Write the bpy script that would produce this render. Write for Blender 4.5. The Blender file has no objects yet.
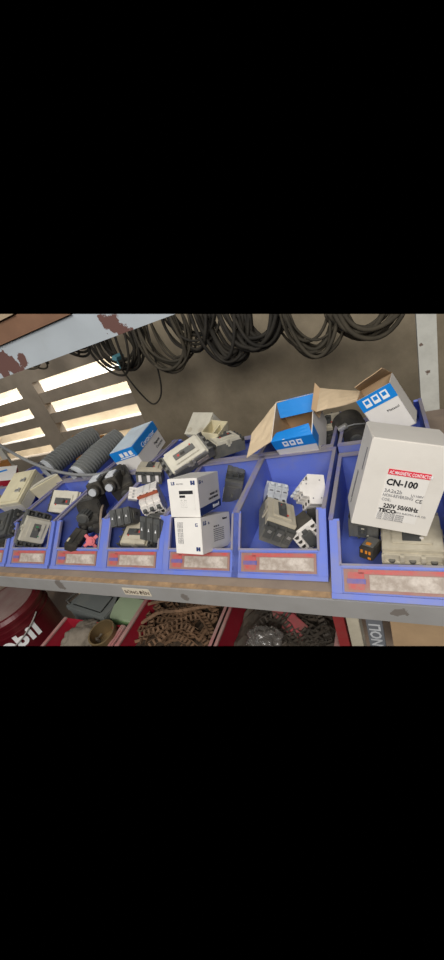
import bpy, bmesh, math, random
from mathutils import Vector, Matrix, Euler, noise
random.seed(7)
SC = bpy.context.scene
COL = SC.collection

# ---------------------------------------------------------------- camera
# rows: shelf direction (X, to the right), depth (Y, towards the back wall), up (Z) in camera right/down/forward terms
RW = Matrix(((0.88519, -0.08614, -0.45719), (0.34513, -0.53739, 0.76948), (-0.31197, -0.83892, -0.44596)))
FPX = 346.724
CAM = Vector((0, 0, 0.5))
cd = bpy.data.cameras.new('camera')
cam = bpy.data.objects.new('camera', cd); COL.objects.link(cam)
r_, d_, f_ = RW.col[0], RW.col[1], RW.col[2]
M = Matrix((r_, -d_, -f_)).transposed().to_4x4(); M.translation = CAM
cam.matrix_world = M
cd.sensor_fit = 'HORIZONTAL'; cd.sensor_width = 36; cd.lens = FPX / 444 * 36
cd.clip_start = 0.02; cd.clip_end = 50
SC.camera = cam

def PX(p, du=0, dv=0):
    q = RW.transposed() @ (Vector(p) - CAM); return (q.x / q.z * FPX + 222 + du, q.y / q.z * FPX + 480 + dv)

# ---------------------------------------------------------------- world, lights, exposure
w = bpy.data.worlds.new('dark_surroundings'); SC.world = w; w.use_nodes = True
w.node_tree.nodes['Background'].inputs[0].default_value = (0, 0, 0, 1)
w.node_tree.nodes['Background'].inputs[1].default_value = 0
SC.view_settings.view_transform = 'Standard'; SC.view_settings.look = 'None'
SC.view_settings.exposure = 0.12; SC.view_settings.gamma = 1; SC.view_settings.use_curve_mapping = False

def area(name, loc, target, sx, sy, power, color=(1, 1, 1)):
    l = bpy.data.lights.new(name, 'AREA'); l.shape = 'RECTANGLE'; l.size = sx; l.size_y = sy
    l.energy = power; l.color = color
    o = bpy.data.objects.new(name, l); COL.objects.link(o); o.location = loc
    o.rotation_euler = (Vector(target) - Vector(loc)).to_track_quat('-Z', 'Y').to_euler()
    return o
area('doorway_daylight', (0.3, -1.5, 1.7), (-0.6, 0.7, 0), 2.0, 1.4, 70, (1.0, 0.965, 0.91))
area('upper_fill', (-0.7, 0.25, 1.7), (-0.6, 0.6, 0), 1.4, 0.7, 10, (1.0, 0.98, 0.95))  # soft fill added from above, not a real opening
area('left_fill', (-2.6, -0.8, 0.9), (-0.8, 0.6, 0), 1.6, 1.4, 7, (0.95, 0.98, 1.0))  # weak fill added from the left, no source of its own
area('yard_daylight', (-2.35, 1.80, 0.475), (-2.35, 1.78, -0.5), 2.1, 0.35, 24, (1.0, 0.98, 0.95))

# ---------------------------------------------------------------- helpers
def at(u, v, x=None, y=None, z=None):
    """the point of the place seen at a photo position, on the plane x=, y= or z="""
    d = RW @ Vector(((u - 222) / FPX, (v - 480) / FPX, 1))
    if y is not None: t = (y - CAM.y) / d.y
    elif z is not None: t = (z - CAM.z) / d.z
    else: t = (x - CAM.x) / d.x
    return CAM + d * t

def srgb(c):
    if isinstance(c, str):
        c = [int(c[i:i + 2], 16) / 255 for i in (0, 2, 4)]
    return tuple(x / 12.92 if x <= 0.04045 else ((x + 0.055) / 1.055) ** 2.4 for x in c) + (1,)

def mat(name, c, rough=0.6, dust=0.0, dustc='8d8273', scale=18, metal=0.0, var=0.08, bump=0.0, spec=0.4, bscale=None):
    m = bpy.data.materials.new(name); m.use_nodes = True
    nt = m.node_tree; N = nt.nodes; L = nt.links
    b = N['Principled BSDF']; b.inputs['Roughness'].default_value = rough
    b.inputs['Metallic'].default_value = metal; b.inputs['Specular IOR Level'].default_value = spec
    tc = N.new('ShaderNodeTexCoord')
    n1 = N.new('ShaderNodeTexNoise'); n1.inputs['Scale'].default_value = scale; n1.inputs['Detail'].default_value = 6
    L.new(tc.outputs['Object'], n1.inputs['Vector'])
    cr = N.new('ShaderNodeValToRGB'); cr.color_ramp.elements[0].position = 0.3; cr.color_ramp.elements[1].position = 0.72
    col = srgb(c)
    cr.color_ramp.elements[0].color = tuple(x * (1 - var) for x in col[:3]) + (1,)
    cr.color_ramp.elements[1].color = tuple(min(1, x * (1 + var)) for x in col[:3]) + (1,)
    L.new(n1.outputs['Fac'], cr.inputs['Fac'])
    out = cr.outputs['Color']
    if dust > 0:
        n2 = N.new('ShaderNodeTexNoise'); n2.inputs['Scale'].default_value = scale * 0.9; n2.inputs['Detail'].default_value = 8
        n2.inputs['Roughness'].default_value = 0.65
        mp = N.new('ShaderNodeMapping'); mp.inputs['Location'].default_value = (3.1, 7.7, 1.3)
        L.new(tc.outputs['Object'], mp.inputs['Vector']); L.new(mp.outputs[0], n2.inputs['Vector'])
        r2 = N.new('ShaderNodeValToRGB'); p = 0.62 - dust * 0.35
        r2.color_ramp.elements[0].position = p; r2.color_ramp.elements[1].position = p + 0.25
        r2.color_ramp.elements[0].color = (0.0, 0, 0, 1); r2.color_ramp.elements[1].color = (dust, dust, dust, 1)
        L.new(n2.outputs['Fac'], r2.inputs['Fac'])
        mx = N.new('ShaderNodeMix'); mx.data_type = 'RGBA'
        L.new(r2.outputs['Color'], mx.inputs[0]); L.new(out, mx.inputs[6]); mx.inputs[7].default_value = srgb(dustc)
        out = mx.outputs[2]
    L.new(out, b.inputs['Base Color'])
    if bump > 0:
        n3 = N.new('ShaderNodeTexNoise'); n3.inputs['Scale'].default_value = bscale or scale * 3; n3.inputs['Detail'].default_value = 6
        L.new(tc.outputs['Object'], n3.inputs['Vector'])
        bp = N.new('ShaderNodeBump'); bp.inputs['Strength'].default_value = bump; bp.inputs['Distance'].default_value = 0.004
        L.new(n3.outputs['Fac'], bp.inputs['Height']); L.new(bp.outputs[0], b.inputs['Normal'])
    return m

def patch_mat(name, base, patch, spots, rough=0.7, thr=0.5, nscale=22, dust=0.2, stretch=(1, 1, 1), dustc='8d8a84'):
    """painted metal whose paint has flaked off around some spots (world positions; object at the origin)"""
    m = mat(name, base, rough, dust, dustc, 14, var=0.06)
    nt = m.node_tree; N = nt.nodes; L = nt.links; b = N['Principled BSDF']
    prev = b.inputs['Base Color'].links[0].from_socket
    tc = N.new('ShaderNodeTexCoord')
    nz = N.new('ShaderNodeTexNoise'); nz.inputs['Scale'].default_value = nscale; nz.inputs['Detail'].default_value = 9
    nz.inputs['Roughness'].default_value = 0.7
    L.new(tc.outputs['Object'], nz.inputs['Vector'])
    acc = None
    for (p, rad) in spots:
        vs = N.new('ShaderNodeVectorMath'); vs.operation = 'SUBTRACT'; vs.inputs[1].default_value = p
        L.new(tc.outputs['Object'], vs.inputs[0])
        vm = N.new('ShaderNodeVectorMath'); vm.operation = 'MULTIPLY'; vm.inputs[1].default_value = stretch
        L.new(vs.outputs[0], vm.inputs[0])
        ln = N.new('ShaderNodeVectorMath'); ln.operation = 'LENGTH'; L.new(vm.outputs[0], ln.inputs[0])
        mr = N.new('ShaderNodeMapRange'); mr.inputs[1].default_value = 0; mr.inputs[2].default_value = rad
        mr.inputs[3].default_value = 0.32; mr.inputs[4].default_value = -0.25
        L.new(ln.outputs['Value'], mr.inputs[0])
        if acc is None: acc = mr.outputs[0]
        else:
            mm = N.new('ShaderNodeMath'); mm.operation = 'MAXIMUM'; L.new(acc, mm.inputs[0]); L.new(mr.outputs[0], mm.inputs[1]); acc = mm.outputs[0]
    ad = N.new('ShaderNodeMath'); ad.operation = 'ADD'; L.new(nz.outputs['Fac'], ad.inputs[0]); L.new(acc, ad.inputs[1])
    gt = N.new('ShaderNodeMath'); gt.operation = 'GREATER_THAN'; gt.inputs[1].default_value = thr + 0.1
    L.new(ad.outputs[0], gt.inputs[0])
    mx = N.new('ShaderNodeMix'); mx.data_type = 'RGBA'
    L.new(gt.outputs[0], mx.inputs[0]); L.new(prev, mx.inputs[6]); mx.inputs[7].default_value = srgb(patch)
    L.new(mx.outputs[2], b.inputs['Base Color'])
    return m

MT = dict(
    blue=mat('blue_bin_plastic', '6477cc', 0.5, 0.5, '8787a0', 14, var=0.05),
    rim=mat('dusty_blue_rim', '6d70b8', 0.75, 0.95, '8f898c', 16),
    redcard=mat('faded_red_card', '97605a', 0.5, 0.8, '957a6c', 40),
    redink=mat('red_ink', 'bf4548', 0.5, 0.75, '9c6c62', 60),
    blueink=mat('blue_ink', '5a5aa0', 0.5, 0.7, '9a6a70', 60),
    paper=mat('dusty_paper', 'cfc5bb', 0.6, 0.85, '94867a', 45),
    white=mat('white_card', 'e4e0da', 0.55, 0.15, 'c9c2b8', 30, var=0.03),
    whitebox=mat('white_carton_card', 'dcd7cf', 0.55, 0.25, 'b9b0a4', 20, var=0.03),
    carton=mat('brown_cardboard', 'b79a78', 0.8, 0.3, '97836a', 20),
    carton2=mat('pale_cardboard', 'cdb899', 0.8, 0.2, 'a8957a', 20),
    orange=mat('orange_brown_board', 'b0793f', 0.7, 0.4, '8e6b45', 20),
    bprint=mat('bright_blue_print', '1684d8', 0.45, 0.1, '7fb0d0', 20, var=0.05),
    navy=mat('navy_print', '23386f', 0.5),
    black_ink=mat('black_ink', '1c1c20', 0.6),
    grey_ink=mat('grey_ink', '77767a', 0.6),
    red_ink=mat('bright_red_ink', 'dc3347', 0.5),
    white_ink=mat('white_ink', 'f2f2f2', 0.5),
    cream=mat('cream_plastic', 'c9c4b4', 0.5, 0.4, 'a79f8c', 30),
    beige=mat('warm_beige_plastic', 'bdb5a2', 0.5, 0.5, '9a907c', 30),
    cream2=mat('yellowed_cream_plastic', 'd6cdae', 0.45, 0.2, 'b0a78c', 30),
    grey=mat('dark_grey_plastic', '62625f', 0.6, 0.5, '807b70', 28),
    grey2=mat('charcoal_plastic', '4c4d4c', 0.6, 0.4, '6f6b62', 28),
    black=mat('black_plastic', '353330', 0.55, 0.55, '5f5a50', 28),
    lgrey=mat('light_grey_plastic', 'c3c6ca', 0.5, 0.2, 'a3a19a', 30),
    wplast=mat('white_plastic', 'e3ded8', 0.45, 0.2, 'bdb5aa', 30),
    screw=mat('zinc_screw', 'c4c4c2', 0.35, metal=0.7, var=0.1),
    steel=mat('dull_wire', 'b5b0aa', 0.4, metal=0.5),
    dullscrew=mat('dull_screw', '77756f', 0.5, 0.4, '605c52', 30, metal=0.4),
    fadedred=mat('faded_red_paint', '9c4348', 0.7, 0.7, '5c4a40', 30), bedm=mat('dark_gap_rust', '3a2e22', 0.9, 0.5, '54402e', 40),
    litwall=mat('beige_lit_wall', 'b8a684', 0.8, 0.4, '93815f', 12),
    redbit=mat('red_plastic', 'c43a30', 0.45),
    pink=mat('salmon_pink_plastic', 'd5666e', 0.5, 0.3, 'b58078', 30),
    rust=mat('rust_brown_strip', 'a2543c', 0.6),
    greenbit=mat('green_plastic', '3f9a62', 0.45),
    yellow=mat('yellow_plastic', 'c8a034', 0.5),
    orangebit=mat('orange_contact', 'd0822c', 0.5),
    cable=mat('dusty_black_cable', '24221f', 0.75, 0.6, '3f3a31', 12, spec=.2),
    cable2=mat('dusty_grey_cable', '3b372f', 0.8, 0.6, '574f41', 12, spec=.2),
    gcable=mat('grey_cable', '7f8080', 0.5, 0.3, '8f887a', 12),
    conduit=mat('grey_conduit_plastic', '7d7f7d', 0.55, 0.3, '8c8679', 12),
    wall=mat('bare_plaster', '948873', 0.9, 0.75, '6f6554', 3.5, var=0.1, bump=0.5, bscale=30),
    wall2=mat('louver_concrete', '958979', 0.9, 0.5, '7d7263', 9, var=0.12, bump=0.4, bscale=40),
    yardfill=mat('pale_yard_standin', 'cfc0a6', 0.9, 0.6, 'b5a488', 5), skyslit=mat('white_sky_slit', 'f7f5f0', 0.8),
    board=mat('dusty_shelf_board', '85766a', 0.9, 0.7, '9c8b79', 9, var=0.1),
    edge=mat('raw_plywood_edge', 'b3926c', 0.9, 0.8, '85705a', 40, var=0.25),
    wood=mat('stained_wood', '7a5a44', 0.8, 0.6, '5a4032', 9, var=0.2),
    tan=mat('tan_wood', '9c8a72', 0.8, 0.4, '7f6d58', 9),
    crimson=mat('crimson_bin_plastic', '9a1e30', 0.5, 0.3, '8a4a48', 12),
    crimrim=mat('dusty_crimson_rim', '9a5c5c', 0.7, 0.8, 'a08880', 14),
    maroon=mat('maroon_paint', '561019', 0.4, 0.35, '7c4a44', 9),
    lid=mat('dusty_maroon_lid', '75504f', 0.8, 0.9, '84726b', 7),
    chain=mat('rusty_chain_steel', '7d6048', 0.75, 0.7, '4e3a28', 22, metal=0.1),
    dchain=mat('dark_oily_chain_steel', '464039', 0.6, 0.6, '5c5044', 22, metal=0.2),
    brass=mat('aged_bronze', '7c6a4c', 0.45, 0.4, '5f523e', 14, metal=0.5),
    rag=mat('grey_rag_cloth', '756c60', 0.95, 0.4, '70675b', 20, bump=0.6),
    tool=mat('dark_grey_case_plastic', '646866', 0.6, 0.5, '7f7d74', 10),
    green=mat('green_box_plastic', '7fa06e', 0.55, 0.4, '8f9a80', 10),
    bag=mat('clear_plastic_bag', '9c9690', 0.15, var=0.1),
    tape=mat('cream_tape', 'd8cdb8', 0.6),
    brownink=mat('brown_ink', '5d4c40', 0.7),
    teal=mat('teal_tape', '4d7c86', 0.6),
    reddark=mat('dusty_red_steel', '8c3030', 0.6, 0.4, '80504a', 20),
    greycard=mat('blue_grey_card', '6d7076', 0.8, 0.4, '8a8580', 20),
)

class MB:
    """collects shapes into one mesh"""
    def __init__(s): s.bm = bmesh.new()
    def box(s, c, d, rot=None, M=None, taper=1.0):
        v = []
        for x in (-1, 1):
            for y in (-1, 1):
                for z in (-1, 1):
                    k = taper if z > 0 else 1.0
                    p = Vector((x * d[0] / 2 * k, y * d[1] / 2 * k, z * d[2] / 2))
                    if rot: p = Euler(rot).to_matrix() @ p
                    p = p + Vector(c)
                    if M: p = M @ p
                    v.append(s.bm.verts.new(p))
        for f in ((0, 1, 3, 2), (4, 6, 7, 5), (0, 4, 5, 1), (2, 3, 7, 6), (0, 2, 6, 4), (1, 5, 7, 3)):
            s.bm.faces.new([v[i] for i in f])
        return s
    def b(s, x0, x1, y0, y1, z0, z1):
        return s.box(((x0 + x1) / 2, (y0 + y1) / 2, (z0 + z1) / 2), (x1 - x0, y1 - y0, z1 - z0))
    def cyl(s, p0, p1, r0, r1=None, n=14, cap=True):
        r1 = r0 if r1 is None else r1
        p0 = Vector(p0); p1 = Vector(p1); d = (p1 - p0).normalized()
        q = d.to_track_quat('Z', 'Y').to_matrix()
        a = [s.bm.verts.new(p0 + q @ Vector((r0 * math.cos(2 * math.pi * i / n), r0 * math.sin(2 * math.pi * i / n), 0))) for i in range(n)]
        b = [s.bm.verts.new(p1 + q @ Vector((r1 * math.cos(2 * math.pi * i / n), r1 * math.sin(2 * math.pi * i / n), 0))) for i in range(n)]
        for i in range(n):
            j = (i + 1) % n; s.bm.faces.new((a[i], a[j], b[j], b[i]))
        if cap: s.bm.faces.new(a[::-1]); s.bm.faces.new(b)
        return s
    def prism(s, poly, e0, e1, axis='x'):
        def P(u, v, e): return {'x': (e, u, v), 'y': (u, e, v), 'z': (u, v, e)}[axis]
        a = [s.bm.verts.new(P(u, v, e0)) for u, v in poly]; b = [s.bm.verts.new(P(u, v, e1)) for u, v in poly]
        n = len(poly)
        for i in range(n):
            j = (i + 1) % n; s.bm.faces.new((a[i], a[j], b[j], b[i]))
        s.bm.faces.new(a[::-1]); s.bm.faces.new(b); return s
    def tube(s, pts, r, n=8, closed=False, radii=None):
        pts = [Vector(p) for p in pts]; rings = []; m = len(pts); up = None
        for i, p in enumerate(pts):
            if closed: t = pts[(i + 1) % m] - pts[i - 1]
            else: t = pts[min(i + 1, m - 1)] - pts[max(i - 1, 0)]
            t.normalize()
            if up is None: up = t.orthogonal().normalized()
            up = (up - t * up.dot(t))
            if up.length < 1e-6: up = t.orthogonal()
            up.normalize(); sd = t.cross(up)
            rr = radii[i] if radii else r
            rings.append([s.bm.verts.new(p + (up * math.cos(2 * math.pi * k / n) + sd * math.sin(2 * math.pi * k / n)) * rr) for k in range(n)])
        for i in range(m if closed else m - 1):
            A = rings[i]; B = rings[(i + 1) % m]
            for k in range(n):
                l = (k + 1) % n; s.bm.faces.new((A[k], A[l], B[l], B[k]))
        if not closed: s.bm.faces.new(rings[0][::-1]); s.bm.faces.new(rings[-1])
        return s
    def slab(s, quad, th, seg=1, wob=0.0):
        """thin sheet over a 3-D quad with thickness"""
        q = [Vector(p) for p in quad]; n = (q[1] - q[0]).cross(q[3] - q[0]).normalized()
        def g(a, c): return (q[0] * (1 - a) + q[1] * a) * (1 - c) + (q[3] * (1 - a) + q[2] * a) * c
        G = [[[], []] for _ in range(seg + 1)]
        for i in range(seg + 1):
            for j in range(seg + 1):
                p = g(i / seg, j / seg); p += n * wob * noise.noise(p * 30)
                G[i][0].append(s.bm.verts.new(p + n * th / 2)); G[i][1].append(s.bm.verts.new(p - n * th / 2))
        F = s.bm.faces.new
        for i in range(seg):
            for j in range(seg):
                F((G[i][0][j], G[i + 1][0][j], G[i + 1][0][j + 1], G[i][0][j + 1]))
                F((G[i][1][j], G[i][1][j + 1], G[i + 1][1][j + 1], G[i + 1][1][j]))
        for i in range(seg):
            F((G[i][0][0], G[i][1][0], G[i + 1][1][0], G[i + 1][0][0])); F((G[i][0][seg], G[i + 1][0][seg], G[i + 1][1][seg], G[i][1][seg]))
            F((G[0][0][i], G[0][0][i + 1], G[0][1][i + 1], G[0][1][i])); F((G[seg][0][i], G[seg][1][i], G[seg][1][i + 1], G[seg][0][i + 1]))
        return s
    def build(s, name, m, parent=None, bevel=0.0, smooth=False, mtx=None):
        bmesh.ops.recalc_face_normals(s.bm, faces=s.bm.faces)
        if bevel > 0:
            bmesh.ops.bevel(s.bm, geom=[e for e in s.bm.edges], offset=bevel, segments=2, affect='EDGES', clamp_overlap=True)
        me = bpy.data.meshes.new(name); s.bm.to_mesh(me); s.bm.free()
        if smooth:
            for p in me.polygons: p.use_smooth = True
        me.materials.append(MT[m] if isinstance(m, str) else m)
        o = bpy.data.objects.new(name, me); COL.objects.link(o)
        if parent: o.parent = parent
        if mtx is not None: o.matrix_local = mtx
        return o

def tag(o, label, cat, group=None):
    o['label'] = label; o['category'] = cat
    if group: o['group'] = group
    return o
def thing(name, label, cat, loc=(0, 0, 0), rot=(0, 0, 0), group=None):
    o = bpy.data.objects.new(name, None); COL.objects.link(o); o.empty_display_size = 0.02
    o.location = loc; o.rotation_euler = rot
    return tag(o, label, cat, group)
def struct(o): o['kind'] = 'structure'; return o
def kids(o): return [c for c in bpy.data.objects if c.parent == o]
def copy_tree(o, parent=None):
    c = o.copy(); COL.objects.link(c)
    if parent: c.parent = parent
    for ch in kids(o): copy_tree(ch, c)
    return c

FONT = None
def text(s, size, m, parent, pos, face='+z', name='lettering', spin=0.0, bold=0.0, align='LEFT', sx=1.0, shear=0.0):
    cu = bpy.data.curves.new(name, 'FONT'); cu.body = s; cu.size = size; cu.extrude = 0.0003; cu.offset = bold; cu.align_x = align
    cu.shear = shear; cu.resolution_u = 2
    t = bpy.data.objects.new('tmp', cu); COL.objects.link(t)
    dg = bpy.context.evaluated_depsgraph_get()
    me = bpy.data.meshes.new_from_object(t.evaluated_get(dg)); bpy.data.objects.remove(t)
    me.materials.clear(); me.materials.append(MT[m])
    o = bpy.data.objects.new(name, me); COL.objects.link(o); o.parent = parent
    R = {'+z': Euler((0, 0, 0)), '-y': Euler((math.pi / 2, 0, 0)), '+x': Euler((math.pi / 2, 0, math.pi / 2)),
         '-x': Euler((math.pi / 2, 0, -math.pi / 2)), '+y': Euler((math.pi / 2, 0, math.pi))}[face].to_matrix()
    mm = (R @ Matrix.Rotation(spin, 3, 'Z') @ Matrix.Diagonal((sx, 1, 1))).to_4x4(); mm.translation = pos
    o.matrix_local = mm
    return o

# ================================================================ the room
WY = 1.45
g = MB(); g.b(-1.185, 0.9, WY, WY + 0.05, -1.0, 0.5)
struct(g.build('wall_back', 'wall'))
g = MB(); g.b(-4.2, -1.185, WY, WY + 0.05, -1.0, -0.02); g.b(-4.2, -1.185, WY, WY + 0.05, 0.42, 0.5)
g.b(-1.965, -1.825, WY, WY + 0.05, -0.02, 0.42); g.b(-4.2, -2.75, WY, WY + 0.05, -0.02, 0.42)
struct(g.build('wall_louvered', 'wall2'))
# concrete louver blades, each sloping down towards the yard
for (x0, x1) in ((-1.825, -1.185), (-2.75, -1.965)):
    g = MB()
    for zt in (0.353, 0.228, 0.103):
        g.prism([(WY + 0.004, zt), (WY + 0.004, zt - 0.062), (WY + 0.05, zt - 0.072), (WY + 0.05, zt - 0.018)], x0, x1)
    o = struct(g.build('window_1' if x0 > -1.9 else 'window_2', 'wall2'))
g = MB(); g.b(-5, -0.9, 2.1, 2.15, -1.0, 0.46)
struct(g.build('wall_yard_standin', 'yardfill'))  # added wall standing in for the bright outdoors behind the louvers
for i, (z0, z1) in enumerate(((.293, .325), (.100, .130), (-.085, -.055), (-.262, -.232))):
    g = MB(); g.b(-5, -0.9, 2.085, 2.10, z0, z1); struct(g.build('backing_band_%d' % (2 * i + 1), 'skyslit'))  # white boards paint the bright sky slits between the louver blades
    g = MB(); g.b(-2.6 + .1 * i, -0.9, 2.07, 2.10, z0 - .030, z0 - .012); struct(g.build('backing_band_%d' % (2 * i + 2), 'wall2'))  # darker strips added below the slits for the layered louver look
g = MB(); g.b(-5, -0.9, WY + .05, 2.1, -0.6, -0.55); struct(g.build('ground', 'yardfill'))
g = MB(); g.b(-4, 0.9, 0.2, WY, -1.05, -1.0)
struct(g.build('floor', 'wall2'))

# ---------------------------------------------------------------- rack
lx = at(15, 368, y=0.43); 
rk = thing('storage_rack', 'grey painted steel storage rack with wooden shelf boards holding all the bins', 'rack')
bm_ = patch_mat('flaking_pale_blue_paint', 'a1a8ae', '5e403a', [(at(12, 366, y=.43), .05), (at(22, 358, y=.43), .03), (at(4, 372, y=.43), .04), (at(112, 322, y=.43), .036), (at(124, 330, y=.43), .035)], thr=0.5, nscale=26)
g = MB(); g.b(-1.7, 0.3, 0.43, 0.434, 0.499, 0.544); g.b(-1.7, 0.3, 0.434, 0.47, 0.540, 0.544)
o = g.build('upper_beam', bm_, rk); o['label'] = 'pale blue grey beam with flaked reddish patches'
g = MB(); g.b(-1.7, 0.3, 0.425, 0.47, 0.5445, 0.572)
o = g.build('upper_shelf_board', 'wood'); tag(o, 'brown stained wooden board resting on the flaked upper beam', 'shelf')
g = MB(); g.b(-1.7, 0.3, 0.42, 0.47, 0.5735, 0.62)
tag(g.build('wooden_board', 'tan'), 'pale tan board above the brown one at the top left corner', 'board')
sm = patch_mat('worn_grey_paint', '9a9896', '77706a', [(at(185, 596, y=.415), .03), (at(400, 612, y=.415), .03), (at(60, 585, y=.415), .05)], thr=0.55, nscale=30, dust=0.5)
g = MB(); g.b(-2.2, 0.4, 0.414, 0.418, -0.042, 0.0); g.b(-2.2, 0.4, 0.418, 0.45, -0.042, -0.038)
g.build('lower_beam', sm, rk)
g = MB(); g.b(-2.2, 0.4, 0.4185, 0.432, -0.02, 0.0)
sb = thing('shelf_board', 'dusty wooden shelf board under the blue bins with a raw plywood edge', 'shelf', (-0.9, 0.8, -0.02))
sb_e = g.build('plywood_edge', 'edge', sb, mtx=Matrix.Translation((0.9, -0.8, 0.02)))
g = MB(); g.b(-2.2, 0.4, 0.432, 1.165, -0.02, -0.0005)
g.build('board', 'board', sb, mtx=Matrix.Translation((0.9, -0.8, 0.02)))
pm = patch_mat('chipped_white_paint', 'c2c2ba', '6a5a50', [(at(428, 372, y=1.17), .03), (at(421, 345, y=1.17), .02)], thr=0.62, nscale=45, dust=0.5, dustc='9a9a92')
g = MB(); g.b(0.076, 0.124, 1.17, 1.173, -1.0, 0.5); g.b(0.076, 0.079, 1.173, 1.21, -1.0, 0.5)
g.build('post', pm, rk)
g = MB(); g.b(-2.03, -1.985, 1.17, 1.173, -1.0, 0.17); g.b(-2.03, -2.027, 1.173, 1.21, -1.0, 0.17)
g.build('post', pm, rk)
g = MB(); g.b(-2.2, 0.4, 0.3, 1.2, -0.50, -0.48)
tag(g.build('lower_shelf_board', 'board'), 'dusty lower shelf board carrying the crimson bins', 'shelf')
tg = MB(); c0, c1 = at(122, 588, y=.4135), at(152, 596, y=.4135)
tg.b(c0.x, c1.x, .4128, .4138, (c0.z + c1.z) / 2 - 0.011, (c0.z + c1.z) / 2 + 0.011)
lb = tg.build('shelf_label', 'tape', rk); lb['label'] = 'cream tape label with typed words'
text('BÓNG ĐÈN', 0.0150, 'brownink', lb, (c0.x + 0.003, .4125, (c0.z + c1.z) / 2 - 0.006), '-y', sx=0.95)

# ================================================================ blue picking bins
BW = 0.197
def make_bin(name, label, cards=True, group='blue picking bins on the shelf', colr='blue', rimm='rim'):
    t = thing(name, label, 'storage bin', group=group)
    K = (0.100, 0.095); BY = 0.333; BZ = 0.102; th = 0.004; W = BW
    def fr(tt, off=0.0):      # point on the sloped front plane; off = inwards
        nx, nz = 0.69, -0.725
        return (K[0] * tt + off * nx, K[1] * tt + off * nz)
    g = MB()
    side = [(0, 0), K, (BY, BZ), (BY, 0)]
    g.prism(side, 0, th); g.prism(side, W - th, W)
    g.b(th, W - th, 0.004, BY, 0, th)
    g.b(th, W - th, BY - th, BY, 0, BZ)
    # front wings and lip
    def plate(x0, x1, t0, t1, o0, o1):
        g.prism([fr(t0, o0), fr(t1, o0), fr(t1, o1), fr(t0, o1)], x0, x1)
    plate(0, 0.018, 0, 1, -0.0015, 0.004); plate(W - 0.018, W, 0, 1, -0.0015, 0.004)
    plate(0.018, W - 0.018, 0.0, 0.40, 0.001, 0.005)
    plate(0, W, 0.0, 0.065, -0.004, 0.003)
    plate(0.016, W - 0.016, 0.38, 0.42, -0.003, 0.010)
    g.build('tub', colr, t)
    g = MB()                   # folded rim: side flanges, back flange, wing tops
    for x0, x1 in ((-0.0005, 0.0075), (W - 0.0075, W + 0.0005)):
        g.prism([(K[0] - .003, K[1] - .001), (BY, BZ - .001), (BY, BZ + .003), (K[0] - .003, K[1] + .003)], x0, x1)
    g.b(0, W, BY - 0.012, BY + .001, BZ - 0.001, BZ + 0.003)
    for x0, x1 in ((0.014, 0.0185), (W - 0.0185, W - 0.014)):
        g.prism([fr(.4, -.003), fr(.97, -.003), fr(.97, .003), fr(.4, .003)], x0, x1)
    g.prism([fr(.405, -.0035), fr(.43, -.0035), fr(.43, .011), fr(.405, .011)], 0.018, W - .018)
    g.build('rim', rimm, t)
    if cards:
        g = MB(); g.prism([fr(.09, -.0012), fr(.365, -.0012), fr(.365, .0012), fr(.09, .0012)], 0.021, W - 0.021)
        c = g.build('label_card', 'redcard', t); c['label'] = 'faded red label card in the front slot'
        g = MB(); g.prism([fr(.125, -.0019), fr(.30, -.0019), fr(.30, .000), fr(.125, .000)], 0.062, W - 0.026)
        g.build('paper_slip', 'paper', c)
        g = MB(); g.prism([fr(.31, -.0018), fr(.36, -.0018), fr(.36, .000), fr(.31, .000)], 0.045, W - 0.024)
        g.prism([fr(.12, -.0018), fr(.33, -.0018), fr(.33, .000), fr(.12, .000)], 0.028, 0.054)
        g.build('printed_band', 'redink', c)
        g = MB(); g.prism([fr(.19, -.0024), fr(.25, -.0024), fr(.25, .000), fr(.19, .000)], 0.026, 0.056)
        g.build('printed_line', 'blueink', c)
    return t
proto = make_bin('picking_bin', 'blue plastic picking bin holding two stacked white cartons')
spots = [(-0.512, .455, None),
         (-0.330, .455, 'blue plastic picking bin with grey breakers and a white contactor on its floor'),
         (-0.123, .418, 'blue plastic picking bin under the big tilted white carton, nearest of the row'),
         (-0.708, .455, 'blue plastic picking bin with grey three-pole blocks, beside the stacked white cartons'),
         (-0.905, .455, 'blue plastic picking bin holding the black switches and the pink part'),
         (-1.112, .455, 'blue plastic picking bin holding two cream breakers with a blue empty corner'),
         (-1.318, .455, 'blue plastic picking bin cut by the left picture edge')]
for i, (x, y, lab) in enumerate(spots):
    b = proto if i == 0 else copy_tree(proto)
    b.location = (x, y, 0.0005)
    if lab: b['label'] = lab
# second row: the same bins seen from behind, facing the far side of the rack
rear = [(-0.130, 'rear blue bin with a black coil inside, behind the nearest bin'),
        (-0.338, 'rear blue bin carrying the open blue box with a hanging flap'),
        (-0.532, 'rear blue bin between the pale breakers and the open blue box'),
        (-0.735, 'rear blue bin right of the closed blue and white carton'),
        (-0.938, 'rear blue bin under the closed blue and white carton'),
        (-1.142, 'rear blue bin under the right corrugated hose'),
        (-1.346, 'rear blue bin under the left corrugated hose'),
        (-1.550, 'rear blue bin behind the beige enclosure at the left edge')]
for x, lab in rear:
    b = copy_tree(proto); b.location = (x + BW, 1.128, 0.0005); b.rotation_euler = (0, 0, math.pi)
    b['label'] = lab; b['group'] = 'rear row of blue bins'

# ================================================================ electrical gear
def posed(pose, k=1.0):
    loc, rot, d = pose
    loc = CAM + (Vector(loc) - CAM) * k
    return loc, Euler(rot).to_matrix(), [x * k for x in d]

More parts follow.
